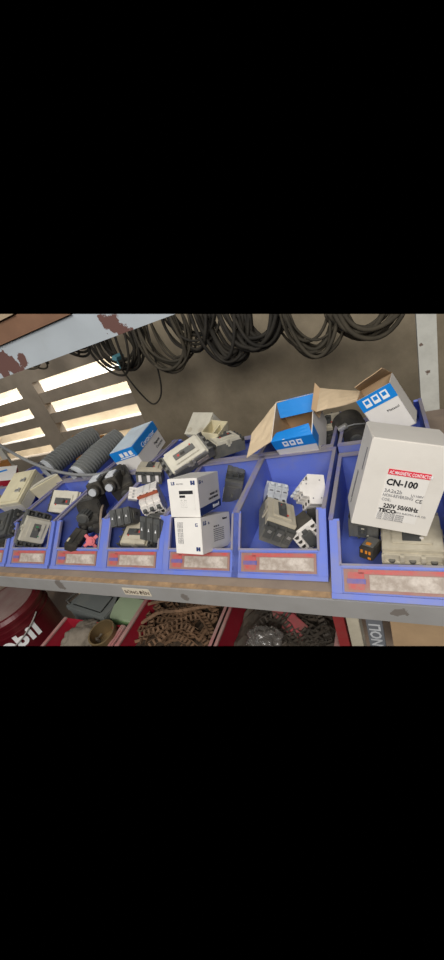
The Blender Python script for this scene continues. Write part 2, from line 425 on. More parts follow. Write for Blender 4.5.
def mccb(label, pose, cover='cream', base='grey', term='grey2', long='y', flip=False, toggle='redbit', esc='grey2', plate=None,
         shroud=False, group=None, k=1.0, name='circuit_breaker', tabc=None, cf=0.36, deep=0.45, tab=True, endcaps=None):
    loc, R, d = posed(pose, k)
    if long == 'x':
        R = R @ Matrix.Rotation(-math.pi / 2 if not flip else math.pi / 2, 3, 'Z'); d = [d[1], d[0], d[2]]
    W, L, H = d
    t = thing(name, label, 'circuit breaker', loc, R.to_euler(), group)
    zs = H / 2 - deep * H
    g = MB(); g.b(-W / 2, W / 2, -L / 2, L / 2, -H / 2, zs)
    for s in (-1, 1):
        for i in range(3):
            x = -W / 2 + W * (i + .5) / 3
            g.b(x - W * .11, x + W * .11, s * L / 2 - (0 if s > 0 else .0015), s * L / 2 + (0.0015 if s > 0 else 0), -H * .42, zs - H * .08)
    for s in (-1, 1):
        for y in (-L * .28, L * .28): g.b(s * W / 2 - .001, s * W / 2 + .001, y - L * .02, y + L * .02, -H * .45, zs)
    g.build('base', base, t, bevel=0.0012)
    cl = L * cf
    g = MB(); g.b(-W * .495, W * .495, -cl, cl, zs, H * .40); g.b(-W * .495, W * .495, -cl * 1.12, cl * 1.12, zs, H * .24)
    g.b(-W * .33, W * .33, -cl * .72, cl * .72, H * .40, H * .46)
    if tab:
        if tabc: g.build('cover', cover, t, bevel=0.0012); g = MB()
        for s in (-1, 1):
            g.b(s * W * .5 - .0012, s * W * .5 + .0012, -L * .09, L * .09, zs - H * .10, H * .38)
            g.b(s * W * .5 - .0012, s * W * .5 + .0012, -L * .04, L * .04, zs - H * .22, H * .38)
        if tabc: g.build('cover_tab', tabc, t, bevel=.0003); g = None
    if g: g.build('cover', cover, t, bevel=0.0012)
    for s in (-1, 1):
        g = MB()
        y0, y1 = sorted((s * cl * 1.12, s * L * .5))
        g.b(-W * .5, W * .5, y0, y1, zs, H * .05)
        for i in range(4):
            x = -W / 2 + W * i / 3; x0 = max(-W / 2, x - W * .035); x1 = min(W / 2, x + W * .035)
            g.b(x0, x1, y0, y1, H * .05, H * .30)
        g.b(-W / 2, W / 2, y0 if s > 0 else y1 - L * .03, y0 + L * .03 if s > 0 else y1, H * .05, H * .30)
        tb = g.build('terminal_block', term, t, bevel=0.0006)
        for i in range(3):
            g = MB(); x = -W / 2 + W * (i + .5) / 3; g.cyl((x, (y0 + y1) / 2, H * .04), (x, (y0 + y1) / 2, H * .12), W * .055, n=10)
            g.build('terminal_screw', 'dullscrew', tb)
        if shroud and s < 0:
            g = MB()
            for i in range(3):
                x = -W / 2 + W * (i + .5) / 3
                g.box((x, y0 - L * .015, -H * .02), (W * .27, L * .05, H * .5)); g.box((x, y0 - L * .03, -H * .18), (W * .2, L * .04, H * .16))
            g.build('terminal_shroud', term, tb, bevel=0.001)
            g = MB()
            for i in range(3):
                x = -W / 2 + W * (i + .5) / 3; g.box((x, y0 - L * .042, H * .05), (W * .12, L * .006, H * .12), rot=(0, .2, 0))
            g.build('terminal_lug', 'screw', tb)
    g = MB(); g.b(-W * .15, W * .15, -cl * .62, cl * .62, H * .46, H * .485)
    e = g.build('switch_surround', esc, t, bevel=0.0008)
    g = MB(); g.box((0, cl * .12, H * .57), (W * .14, cl * .26, H * .2), taper=.8)
    g.build('toggle', esc, t, bevel=0.0012)
    g = MB(); g.b(-W * .05, W * .05, cl * .30, cl * .42, H * .485, H * .50); g.b(W * .13, W * .19, -cl * .5, -cl * .42, H * .46, H * .50)
    g.build('trip_mark', toggle, t)
    if plate:
        g = MB(); sx = plate
        g.b(sx * W / 2 - .0012 if sx < 0 else W / 2, -W / 2 if sx < 0 else W / 2 + .0012, -L * .36, -L * .1, -H * .36, -H * .06)
        g.build('rating_plate', 'paper', t)
    if endcaps:
        g = MB()
        for i in range(3):
            x = -W / 2 + W * (i + .5) / 3; g.b(x - W * .06, x + W * .06, -L / 2 - .003, -L / 2 + .002, -H * .32, H * .12)
        g.build('terminal_insert', 'wplast', t)
    return t

def shrouded(label, pose, k=1.0, group=None, col_='grey2', name='contactor_block'):
    """dark three-pole block with three ribbed front columns marked by small white arrows"""
    loc, R, (W, L, H) = posed(pose, k)
    t = thing(name, label, 'contactor', loc, R.to_euler(), group)
    g = MB(); g.b(-W / 2, W / 2, -L / 2 + .006, L / 2, -H / 2, H / 2 - .004); g.b(-W * .4, W * .4, -L * .2, L * .42, H / 2 - .004, H / 2)
    g.b(W / 2 - .001, W / 2 + .0015, -L * .25, L * .3, -H * .3, H * .3)
    g.build('body', 'grey', t, bevel=0.0012)
    for i in range(3):
        x = -W / 2 + W * (i + .5) / 3
        g = MB(); g.b(x - W * .152, x + W * .152, -L / 2, -L / 2 + .01, -H / 2, H / 2)
        g.b(x - W * .10, x + W * .10, -L / 2 - .0025, -L / 2, -H * .42, H * .30)
        c = g.build('pole_cover', col_, t, bevel=0.001)
        g = MB(); g.prism([(x - W * .032, -H * .08), (x + W * .032, -H * .08), (x, H * .06)], -L / 2 - .0032, -L / 2 - .002, axis='y')
        g.build('arrow_mark', 'white_ink', c)
    g = MB(); g.b(W / 2 + .001, W / 2 + .002, -L * .05, L * .16, -H * .02, H * .2); g.build('side_mark', 'black', t)
    return t

def mcb(label, pose, poles=3, k=1.0, colr='wplast', strip=None, toggles='lgrey', group=None, order=None):
    """modular breakers ganged side by side (local x), profile in local y (length) and z (out)"""
    loc, R, (W, L, H) = posed(pose, k)
    t = thing('modular_breaker', label, 'circuit breaker', loc, R.to_euler(), group)
    pw = W / poles
    prof = [(-L / 2, -H / 2), (-L / 2, H * .12), (-L * .27, H * .12), (-L * .25, H * .34), (-L * .12, H * .34), (-L * .12, H * .44), (L * .12, H * .44), (L * .12, H * .34),
            (L * .25, H * .34), (L * .27, H * .12), (L / 2, H * .12), (L / 2, -H / 2)]
    for i in range(poles):
        x0 = -W / 2 + pw * i
        g = MB(); g.prism(prof, x0 + pw * .02, x0 + pw * .98)
        p = g.build('pole', colr, t, bevel=0.0007)
        g = MB(); g.box((x0 + pw / 2, -L * .03, H * .49), (pw * .5, L * .09, H * .14), rot=(0.5, 0, 0))
        g.build('toggle', toggles, p, bevel=0.0008)
        for s in (-1, 1):
            g = MB(); g.cyl((x0 + pw / 2, s * L * .39, H * .10), (x0 + pw / 2, s * L * .39, H * .135), pw * .24, n=10)
            g.build('terminal_screw', 'black', p)
        g = MB(); g.b(x0 + pw * .25, x0 + pw * .75, -L * .22, -L * .15, H * .34, H * .345); g.build('printed_mark', 'grey_ink', p)
    g = MB()
    for y, z in ((-L * .3, -H * .3), (L * .3, -H * .3), (-L * .32, 0.0), (L * .15, H * .2)):
        g.cyl((W / 2 - .0005, y, z), (W / 2 + .0008, y, z), pw * .09, n=8)
    g.build('rivet', 'grey_ink', t)
    if strip:
        g = MB(); g.b(-W / 2, W / 2, L * .32, L * .42, H * .12, H * .20); g.build('busbar_strip', strip, t, bevel=.0008)
    return t

# --- bin with cream breakers
mccb('cream three-pole breaker with green toggle leaning at the front of the left bin', ((-1.033, 0.550, 0.070), (1.59, 0.87, 1.18), (0.071, 0.107, 0.047)),
     cover='cream', toggle='greenbit', shroud=True, base='grey', cf=.33, esc='grey')
mccb('cream breaker with red toggle lying crosswise behind the green-toggle one', ((-0.994, 0.672, 0.080), (0.70, 0.18, 0.05), (0.128, 0.075, 0.050)),
     cover='cream', long='x', cf=.40)
# --- rear breakers
mccb('beige breaker with small red mark lying diagonally above the stacked cartons', ((-0.531, 0.756, 0.150), (0.65, -0.18, 0.72), (0.145, 0.064, 0.060)),
     cover='cream', long='x', plate=-1, term='grey', flip=True, esc='grey')
mccb('beige topped breaker with big dark side, right of the diagonal one', ((-0.463, 0.873, 0.122), (0.09, 0.15, 0.82), (0.104, 0.061, 0.055)), cover='cream', long='x', deep=.3)
mccb('dark breaker standing on end in the bin right of the stacked cartons', (tuple(at(*PX((-0.404, 0.764, 0.058), -5, 12), y=.764)), (1.66, 0.45, 0.27), (0.050, 0.135, 0.073)),
     cover='grey', base='grey', deep=.3, tabc='cream', toggle='grey', esc='grey')
mccb('grey breaker with three white terminal inserts below the closed blue carton', ((-0.686, 0.770, 0.110), (-0.01, 0.32, 0.33), (0.078, 0.080, 0.048)),
     cover='beige', base='grey', endcaps=True, deep=.3)
# --- bin beside the cartons
mcb('white three-pole modular breaker with a rust-brown strip', (tuple(at(*PX((-0.582, 0.618, 0.120), 0, 8), y=.618)), (1.53, 0.00, 0.52), (0.056, 0.079, 0.073)), strip='rust', toggles='grey2', colr='wplast')
shrouded('dark three-column contactor block lying high in the bin, beside the black switches', ((-0.657, 0.568, 0.085), (-0.68, 0.02, 0.30), (0.059, 0.062, 0.044)))
shrouded('dark three-column contactor block low in the bin beside the stacked white cartons', ((-0.551, 0.555, 0.060), (-0.49, 0.11, -0.14), (0.066, 0.071, 0.058)))
mccb('cream sided grey breaker lying flat behind the bin lip, under the contactor blocks', ((-0.628, 0.553, 0.034), (0.35, 0.1, 0.05), (0.105, 0.065, 0.045)), cover='beige', long='x')
t = thing('terminal_strip', 'small white terminal block left of the rust-striped breaker', 'terminal block', (-0.677, 0.650, 0.106), (0.80, 0.55, 0.55))
g = MB(); g.b(-.013, .013, -.018, .018, -.01, .006)
for i in range(4): g.b(-.013, .013, -.018 + i * .0093, -.0155 + i * .0093, .006, .010)
g.build('body', 'wplast', t, bevel=.0006)
for i in range(3):
    g = MB(); g.cyl((0, -.0115 + i * .0093, .005), (0, -.0115 + i * .0093, .008), .0028, n=8); g.build('terminal_screw', 'screw', t)
# --- bin with the white contactor
mccb('grey sided breaker with cream face and red mark, lying on the bin floor', ((-0.237, 0.557, 0.070), (0.00, 0.66, 0.27), (0.061, 0.105, 0.056)), cover='beige', shroud=True)
mcb('light grey modular breaker at the back of the bin with the white contactor', ((-0.275, 0.682, 0.050), (0.14, 0.49, 0.28), (0.049, 0.077, 0.062)), colr='lgrey')
mcb('large white three-pole modular breaker lying on its side', ((-0.180, 0.625, 0.085), (0.95, -0.79, -0.64), (0.048, 0.068, 0.060)), colr='wplast')
loc, R, d = posed(((-0.187, 0.549, 0.050), (1.55, -0.35, 0.59), (0.048, 0.049, 0.054)))
t = thing('contactor', 'small white contactor with black centre tilted at the bin lip', 'contactor', loc, R.to_euler())
t.location = at(*PX(t.location, 3, 4), y=.548); t.scale = (1.12, 1.12, 1.0)
W = .048
g = MB(); g.b(-W / 2, W / 2, -W / 2, W / 2, -.027, .012); g.build('body', 'black', t, bevel=.001)
g = MB(); g.b(-W / 2, W / 2, -W / 2, W / 2, .012, .020)
for s in (-1, 1):
    for i in range(5):
        y = -W / 2 + i * W / 4; g.b(s * W * .5 - (.013 if s > 0 else 0), s * W * .5 + (0 if s > 0 else .013), max(-W / 2, y - .001), min(W / 2, y + .001), .020, .026)
g.build('top_cover', 'wplast', t, bevel=.0006)
for s in (-1, 1):
    for i in range(4):
        g = MB(); y = -W / 2 + (i + .5) * W / 4; g.cyl((s * W * .36, y, .019), (s * W * .36, y, .0225), .0038, n=10)
        g.build('terminal_screw', 'black', t)
g = MB(); g.b(-W * .2, W * .2, -W * .32, W * .32, .020, .028); g.b(-W * .1, W * .1, -W * .46, W * .46, .020, .026)
g.build('armature_block', 'grey2', t, bevel=.001)
shrouded('black block half hidden under the large white breaker', ((-0.165, 0.625, 0.03), (-0.3, 0.1, 0.2), (0.055, 0.06, 0.045)), col_='black')
# --- nearest bin
t = mccb('big beige breaker lying under the tilted white carton', ((0.006, 0.528, 0.034), (0.07, 0.05, -0.01), (0.092, 0.112, 0.055)), cover='beige', base='beige', term='beige', toggle='wplast', k=1.0, deep=.6, cf=.38)
mccb('dark three-pole breaker standing against the left wall of the nearest bin', ((-0.069, 0.558, 0.050), (1.58, 0.11, -0.11), (0.053, 0.054, 0.047)), cover='grey', base='grey2', tab=False, toggle='cream')
loc, R, d = posed(((-0.059, 0.502, 0.040), (-0.14, 0.06, -0.40), (0.024, 0.037, 0.026)))
t = thing('relay', 'small black relay with orange contacts on the bin floor', 'relay', loc, R.to_euler())
g = MB(); g.b(-.012, .012, -.0185, .0185, -.013, .010); g.build('case', 'black', t, bevel=.001)
g = MB(); g.b(-.010, .010, -.012, .016, .010, .013); g.build('clear_top', 'grey', t, bevel=.001)
g = MB(); g.b(-.004, .004, -.010, -.004, .013, .0145); g.b(-.0125, -.0115, -.01, -.004, -.004, .004)
for x in (-.007, .001, .007): g.b(x - .0018, x + .0018, -.0195, -.0183, .000, .006)
g.b(.004, .009, -.0195, -.0183, -.010, -.006); g.build('contacts', 'orangebit', t)

# --- black switches bin
loc, R, d = posed(((-0.871, 0.672, 0.094), (1.45, 0.96, 0.23), (0.065, 0.057, 0.057)), .97)
t = thing('rotary_switch', 'large black rotary switch with a ribbed knob', 'switch', loc, (-0.1, 0.1, 0.35))
t.location = at(*PX(t.location, 1, 8), y=.64); t.scale = (1.05, 1.0, 1.0)
g = MB(); g.b(-.03, .036, -.026, .03, -.026, .026); g.b(-.034, .034, -.03, -.02, -.03, .02); g.build('body', 'black', t, bevel=.003)
g = MB()
n = 28
pts = []
for i in range(n):
    a = 2 * math.pi * i / n; rr = .019 if i % 2 else .0168
    pts.append((rr * math.cos(a), rr * math.sin(a)))
g.prism([(x - .010, z - .012) for x, z in pts], -.062, -.03, axis='y'); g.cyl((-.010, -.066, -.012), (-.010, -.062, -.012), .012, .016, n=20)
g.build('knob', 'grey2', t)
for (u, v, y, zz, lab) in ((92.4, 493, .63, 0, 'black push button with grey face above the rotary switch'), (109, 488, .66, 0, 'black push button with grey face, right of the other one')):
    p = at(u, v, y=y)
    t = thing('push_button', lab, 'push button', p, (Vector((.35, -.85, .05))).to_track_quat('-Y', 'Z').to_euler())
    t.scale = (1.1, 1.1, 1.1)
    g = MB(); g.cyl((0, 0.004, 0), (0, .022, 0), .016, n=20); g.b(-.02, .02, .02, .075, -.02, .018); g.b(-.014, .014, .075, .10, -.014, .012)
    g.build('housing', 'black', t, bevel=.0015)
    g = MB(); g.cyl((0, -.002, 0), (0, .006, 0), .0105, n=20); g.build('button', 'lgrey', t, bevel=.0008)
    g = MB(); g.b(-.012, .012, .03, .07, .018, .024); g.build('contact_cover', 'lgrey', t, bevel=.001)
loc, R, d = posed(((-0.826, 0.521, 0.050), (0.08, 0.61, 0.22), (0.037, 0.066, 0.033)))
t = thing('connector_box', 'black terminal connector box with a small white label', 'connector', loc, R.to_euler())
g = MB(); g.b(-.018, .018, -.033, .033, -.016, .012)
for i in range(5): g.b(.006, .018, -.03 + i * .013, -.023 + i * .013, .012, .0165)
g.b(-.012, .0, -.028, .028, .012, .014); g.build('body', 'black', t, bevel=.001)
g = MB(); g.b(-.0186, -.0178, -.025, -.012, -.004, .008); g.b(-.017, -.009, -.024, -.010, .0122, .0127); g.build('sticker', 'cream2', t)
p = at(91, 541, y=.53)
t = thing('pink_knob', 'salmon pink four-lobed knob in the bin of black switches', 'knob', p, (Vector((.55, -.75, .45))).to_track_quat('Z', 'Y').to_euler())
g = MB(); g.cyl((0, 0, -.006), (0, 0, .008), .0125, n=20)
for a in (0.3, 1.87, 3.44, 5.0):
    g.box((math.cos(a) * .017, math.sin(a) * .017, 0), (.013, .009, .009), rot=(0, 0, a))
g.build('lobed_disc', 'pink', t, bevel=.001)
g = MB(); g.cyl((0, 0, .008), (0, 0, .011), .008, n=16); g.build('hub', 'pink', t, bevel=.0006)
p = at(122, 483, y=.74)
t = thing('limit_switch', 'black device lying behind the two push buttons', 'switch', p, (0.3, -.1, .7))
g = MB(); g.box((0, 0, 0), (.07, .11, .05)); g.box((.01, .02, .03), (.035, .05, .02)); g.build('body', 'black', t, bevel=.003)
g = MB(); g.cyl((0, -.055, .0), (0, -.066, .0), .014, n=18); g.build('gland', 'grey2', t)
p = at(91, 522, y=.60)
t = thing('junction_block', 'black block under the rotary switch, behind the pink knob', 'connector', p, (0.3, .2, .6))
g = MB(); g.box((0, 0, 0), (.06, .05, .045)); g.box((.02, -.03, .0), (.02, .02, .03)); g.box((-.015, -.028, .01), (.014, .014, .014)); g.build('body', 'black', t, bevel=.002)
g = MB(); g.cyl((0.0, -.03, .0), (0.0, -.024, .0), .008); g.build('socket', 'grey2', t)
p = at(82, 523, y=.60)
g = MB(); g.tube([p, p + Vector((0, .004, .012)), p + Vector((.002, .012, .03))], .0025); tag(g.build('yellow_wire', 'yellow'), 'short yellow wire end below the rotary switch knob', 'wire')
p = at(103, 520, y=.575)
t = thing('plastic_guard', 'brownish round plastic guard leaning on the bin side beside the switches', 'guard', p, (0.2, -1.15, 0.3))
g = MB(); g.cyl((0, 0, -.003), (0, 0, .003), .043, n=36); g.build('disc', 'board', t, bevel=.001)
g = MB(); g.cyl((0, 0, -.006), (0, 0, .006), .012, n=20); g.build('boss', 'grey', t)

# --- leftmost bin
loc, R, d = posed(((-1.262, 0.718, 0.120), (0.37, 0.04, 0.17), (0.094, 0.135, 0.049)))
t = thing('enclosure', 'beige plastic enclosure box with two chrome latches', 'enclosure', loc, R.to_euler())
t.scale = (1.1, 1.12, 1.1)
g = MB(); g.b(-.047, .047, -.068, .068, -.0245, .012); g.build('case', 'cream', t, bevel=.002)
g = MB(); g.b(-.047, .047, -.068, .068, .0128, .0245); g.b(-.04, .04, -.06, .06, .0245, .0262); lid = g.build('lid', 'cream2', t, bevel=.002)
for y in (-.022, .02):
    g = MB(); g.b(.012, .03, y - .004, y + .006, .0245, .031); g.cyl((.030, y - .006, .031), (.030, y + .008, .031), .0035, n=10)
    g.build('latch', 'screw', t, bevel=.0007)
t = mccb('dark breaker lying in front of the beige enclosure at the left edge', ((-1.155, 0.55, 0.085), (0.5, -.1, 0.2), (0.10, 0.09, 0.06)), cover='grey2', base='grey2', long='x', toggle='grey', tab=False)
t = mccb('black breaker low in the bin at the left edge', ((-1.19, 0.535, 0.03), (0.2, 0, 0.1), (0.10, 0.08, 0.05)), cover='black', base='black', term='black', long='x', toggle='grey', tab=False)
loc, R, d = posed(((-1.56, 0.96, 0.150), (0, 0, 0), (0, 0, 0)))
t = thing('carton', 'white carton with blue marks and a crimson side at the left edge', 'box', at(2, 477, y=.86), (0.25, 0.35, 0.75))
t.scale = (.95, .8, .8)
g = MB(); g.b(-.12, .06, -.07, .07, -.045, .02); g.build('box_body', 'crimson', t, bevel=.001)
g = MB(); g.b(-.122, .062, -.072, .072, .020, .024); li = g.build('top_panel', 'white', t, bevel=.001)
g = MB(); g.box((0.0, .02, .0246), (.05, .014, .0012), rot=(0, 0, .5)); g.box((-.06, -.02, .0246), (.04, .014, .0012), rot=(0, 0, .3)); g.build('blue_mark', 'bprint', t)
p = at(49, 487, y=.76)
t = thing('plastic_cover', 'curved cream plastic cover between the enclosure and the corrugated hose', 'cover', p, (.3, -.1, .75))
g = MB(); m_ = 16
poly = [(.055 * math.cos(a), .02 * math.sin(a)) for a in [math.pi * i / m_ for i in range(m_ + 1)]] + [(.05 * math.cos(a), .012 * math.sin(a) - .004) for a in [math.pi * (m_ - i) / m_ for i in range(m_ + 1)]]
g.prism(poly, -.03, .03, axis='z'); g.build('shell', 'cream', t)
g = MB(); g.b(-.055, .055, -.006, .0, -.03, .03); g.build('flange', 'cream2', t, bevel=.001)

# ================================================================ cartons
def fpos(d, a, b, face):
    """a,b = fraction from the left / top of a face of a box of size d"""
    W, L, H = d; e = .0004
    return {'-y': (-W / 2 + a * W, -L / 2 - e, H / 2 - b * H), '+x': (W / 2 + e, -L / 2 + a * L, H / 2 - b * H),
            '+z': (-W / 2 + a * W, L / 2 - b * L, H / 2 + e), '-x': (-W / 2 - e, L / 2 - a * L, H / 2 - b * H)}[face]
def patchbox(g, d, face, a0, a1, b0, b1, th=.0006, off=0):
    p, q = Vector(fpos(d, a0, b1, face)), Vector(fpos(d, a1, b0, face))
    lo = [min(p[i], q[i]) for i in range(3)]; hi = [max(p[i], q[i]) for i in range(3)]
    ax = {'x': 0, 'y': 1, 'z': 2}[face[1]]; s = 1 if face[0] == '+' else -1
    c = lo[ax] + s * off; lo[ax], hi[ax] = c - th / 2, c + th / 2
    g.b(lo[0], hi[0], lo[1], hi[1], lo[2], hi[2])

# big tilted white carton
loc, R, d = posed(((-0.008, 0.557, 0.150), (1.43, 0.35, 0.09), (0.119, 0.153, 0.095)))
t = thing('carton', 'big tilted white carton printed CN-100 in the nearest bin', 'box', loc, R.to_euler())
W, L, H = d
g = MB(); g.b(-W / 2, W / 2, -L / 2, L / 2, -H / 2, H / 2); g.build('box_body', 'whitebox', t, bevel=.0008)
g = MB(); g.b(-W / 2 + .002, W / 2 - .002, L / 2, L / 2 + .0012, -H * .5, H * .49); g.build('top_flap', 'whitebox', t)
g = MB(); patchbox(g, d, '+z', .29, .80, .36, .88); lb = g.build('printed_label', 'white', t)
g = MB(); patchbox(g, d, '+z', .29, .80, .295, .355, off=.0004); g.build('red_banner', 'red_ink', lb)
def cn(s, a, b, sz, m='black_ink', **k):
    p = Vector(fpos(d, a, b, '+z')); p.z += .0006; text(s, sz, m, lb, p, '+z', **k)
cn('AC MAGNETIC CONTACTOR', .305, .345, .0078, 'white_ink', sx=.60, bold=.0001)
cn('CN-100', .30, .47, .0148, bold=.0005, sx=.93)
cn('3A2a2b', .30, .555, .0088, 'grey_ink'); cn('NON-REVERSING', .30, .605, .0075, 'grey_ink', sx=.78)
cn('U1100V', .64, .565, .0055, 'grey_ink'); cn('C€'.replace('€', 'E'), .71, .625, .0085)
cn('COIL:', .30, .655, .0070, 'grey_ink', sx=.85)
cn('220V 50/60Hz', .345, .735, .0108, bold=.0003, sx=.83)
cn('TECO', .30, .790, .0088, bold=.0004, sx=1.15); cn('TECO ELECTRIC & M. CO.', .50, .785, .0042, 'grey_ink')
for i in range(4): cn('COIL VOLTAGE 50/60Hz', .30, .815 + i * .022, .0038, 'grey_ink')
g = MB(); patchbox(g, d, '-x', .15, .4, .2, .25); patchbox(g, d, '-x', .5, .9, .5, .53); patchbox(g, d, '-x', .5, .85, .57, .6); g.build('side_print', 'grey_ink', t)

# two stacked white cartons
loc, R, d = posed(((-0.419, 0.573, 0.140), (-0.41, 0.08, 0.04), (0.072, 0.112, 0.084)))
t = thing('carton', 'white breaker carton with navy side band, upper of the stacked two', 'box', loc, R.to_euler())
W, L, H = d
g = MB(); g.b(-W / 2, W / 2, -L / 2, L / 2, -H / 2, H / 2); g.build('box_body', 'white', t, bevel=.0008)
def fr_(s, a, b, sz, face, m='navy', **k): text(s, sz, m, t, fpos(d, a, b, face), face, **k)
fr_('LS', .12, .155, .0095, '-y', bold=.0004); fr_('ELECTRIC', .30, .15, .0038, '-y', m='grey_ink')
g = MB(); patchbox(g, d, '-y', .78, .84, .06, .17); patchbox(g, d, '-y', .86, .92, .06, .17); patchbox(g, d, '-y', .78, .92, .12, .15); g.build('navy_logo', 'navy', t)
g = MB(); patchbox(g, d, '-y', .33, .86, .28, .80); la = g.build('printed_label', 'white', t)
g = MB(); patchbox(g, d, '-y', .37, .83, .31, .40, off=.0005); patchbox(g, d, '-y', .37, .56, .43, .49, off=.0005); g.build('black_bar', 'black_ink', la)
fr_('ABN 53c', .42, .39, .0058, '-y', m='white_ink'); fr_('30A', .42, .485, .004, '-y', m='white_ink')
for o_ in t.children: pass
for i, s in enumerate(('3P   30A', 'AC 460V', '50/60Hz', 'Icu 14kA')): fr_(s, .39, .58 + i * .058, .0042, '-y', m='black_ink')
fr_('LS', .06, .16, .0095, '+x', bold=.0004); fr_('IS', .19, .16, .006, '+x')
fr_('MOLDED CASE', .50, .57, .0070, '+x', m='black_ink', sx=.9); fr_('CIRCUIT BREAKER', .42, .68, .0070, '+x', m='black_ink', sx=.9)
g = MB(); patchbox(g, d, '+x', .0, 1.0, .78, .985); g.build('navy_band', 'navy', t)
text('Metasol', .011, 'white_ink', t, Vector(fpos(d, .58, .93, '+x')) + Vector((.0006, 0, 0)), '+x', bold=.0003)

loc, R, d = posed(((-0.396, 0.515, 0.075), (-0.54, -0.02, -0.08), (0.069, 0.114, 0.075)), 1.035)
t = thing('carton', 'white breaker carton at the bin lip, lower of the stacked two', 'box', loc, R.to_euler())
W, L, H = d
g = MB(); g.b(-W / 2, W / 2, -L / 2, L / 2, -H / 2, H / 2); g.build('box_body', 'white', t, bevel=.0008)
text('LS', .008, 'navy', t, fpos(d, .80, .15, '-y'), '-y', spin=-math.pi / 2, bold=.0003)
for i in range(4): text('Molded case circuit breaker', .0042, 'grey_ink', t, fpos(d, .12 + i * .055, .12, '-y'), '-y', spin=-math.pi / 2)
g = MB(); patchbox(g, d, '-y', .78, .84, .80, .91); patchbox(g, d, '-y', .86, .92, .80, .91); patchbox(g, d, '-y', .78, .92, .84, .87); g.build('navy_logo', 'navy', t)
fr_('LS', .06, .22, .012, '+x', bold=.0004); fr_('IS', .22, .22, .007, '+x'); fr_('Metasol', .72, .18, .006, '+x', m='black_ink', bold=.0002)
for i in range(7): fr_('Susol / Metasol series breaker', .38, .42 + i * .055, .0036, '+x', m='grey_ink')
fr_('MCCB  3P', .40, .35, .005, '+x', m='black_ink')
loc2 = loc + Vector((-.047, .03, -.004))
t = thing('carton', 'narrow navy carton squeezed left of the lower white carton', 'box', loc2, R.to_euler())
g = MB(); g.b(-.010, .010, -.045, .045, -.034, .034); g.build('box_body', 'navy', t, bevel=.0008)
text('Metasol', .008, 'white_ink', t, (.002, -.0455, -.026), '-y', spin=math.pi / 2)

# closed blue and white carton
loc, R, d = posed(((-0.806, 0.898, 0.142), (0.10, -0.11, 0.08), (0.099, 0.171, 0.094)))
t = thing('carton', 'closed carton with a pale lid and bright blue band', 'box', loc, R.to_euler())
W, L, H = d
g = MB(); g.b(-W / 2, W / 2, -L / 2, L / 2, -H / 2, H * .12); g.build('box_body', 'white', t, bevel=.0008)
g = MB(); g.b(-W / 2 - .001, W / 2 + .001, -L / 2 - .001, L / 2 + .001, H * .12, H * .49); g.build('blue_band', 'bprint', t, bevel=.0008)
g = MB(); g.b(-W / 2 + .001, W / 2 - .002, -L / 2 + .001, L / 2 - .001, H * .49, H * .51); g.build('lid_panel', mat('pale_blue_lid', 'b9cbd8', .5, .5, '9fa3a5', 14), t, bevel=.0005)
text('Contactor', .024, 'white_ink', t, Vector(fpos(d, .22, .36, '+x')) + Vector((.0012, 0, 0)), '+x', shear=.3)
text('Magnetic', .013, 'black_ink', t, Vector(fpos(d, .62, .68, '+x')), '+x'); text('Contactor', .013, 'black_ink', t, Vector(fpos(d, .62, .84, '+x')), '+x')
g = MB()
for a in (.35, .55, .75): patchbox(g, d, '-y', a, a + .13, .12, .28, off=.001)
patchbox(g, d, '-y', .3, .92, .31, .34, off=.001); g.build('handling_icons', 'white_ink', t)

def open_carton(label, pose, k=1.0):
    loc, R, d = posed(pose, k); W, L, H = d; th = .0016
    t = thing('open_carton', label, 'box', loc, R.to_euler())
    g = MB()
    g.b(-W / 2, W / 2, -L / 2, L / 2, -H / 2, -H / 2 + th)
    g.b(-W / 2, W / 2, -L / 2, -L / 2 + th, -H / 2, H / 2); g.b(-W / 2, W / 2, L / 2 - th, L / 2, -H / 2, H / 2)
    g.b(-W / 2, -W / 2 + th, -L / 2, L / 2, -H / 2, H / 2); g.b(W / 2 - th, W / 2, -L / 2, L / 2, -H / 2, H / 2)
    g.build('walls', 'white', t)
    g = MB(); i = th + .0006
    g.b(-W / 2 + th, W / 2 - th, -L / 2 + th, -L / 2 + i, -H / 2 + th, H / 2); g.b(-W / 2 + th, W / 2 - th, L / 2 - i, L / 2 - th, -H / 2 + th, H / 2)
    g.b(-W / 2 + th, -W / 2 + i, -L / 2 + i, L / 2 - i, -H / 2 + th, H / 2); g.b(W / 2 - i, W / 2 - th, -L / 2 + i, L / 2 - i, -H / 2 + th, H / 2)
    g.b(-W / 2 + i, W / 2 - i, -L / 2 + i, L / 2 - i, -H / 2 + th, -H / 2 + i)
    g.build('lining', 'carton', t)
    return t, d, loc, R
def iconset(g, d, face, a0, b0, b1, n=3, step=.2, wd=.15):
    for i in range(n): patchbox(g, d, face, a0 + i * step, a0 + i * step + wd, b0, b1, off=.0006)
pose2 = ((-0.223, 0.840, 0.138), (0.46, -0.06, -0.03), (0.104, 0.133, 0.115))
t, d, loc, R = open_carton('open blue and white carton with a long kraft flap hanging left', pose2)
W, L, H = d
g = MB(); patchbox(g, d, '-y', 0, 1, 0, .30, th=.0008); g.build('blue_band', 'bprint', t)
g = MB(); patchbox(g, d, '+x', 0, .25, 0, .42, th=.0008); g.build('blue_corner', 'bprint', t)
g = MB(); iconset(g, d, '-y', .25, .07, .23, step=.17, wd=.13); g.build('handling_icons', 'white_ink', t)
g = MB()
for i in range(3): patchbox(g, d, '-y', .25 + .17 * i + .035, .25 + .17 * i + .095, .10, .16, off=.001)
g.build('icon_pictures', 'bprint', t)
Ri = R.transposed()
def loc_of(p): return Ri @ (Vector(p) - loc)
g = MB(); g.slab([(-W / 2, L / 2, H / 2), (W / 2, L / 2, H / 2), (W / 2 - .004, L / 2 - .035, H / 2 - .028), (-W / 2 + .006, L / 2 - .035, H / 2 - .028)], .0015, 3, .002)
g.build('back_flap', 'bprint', t)
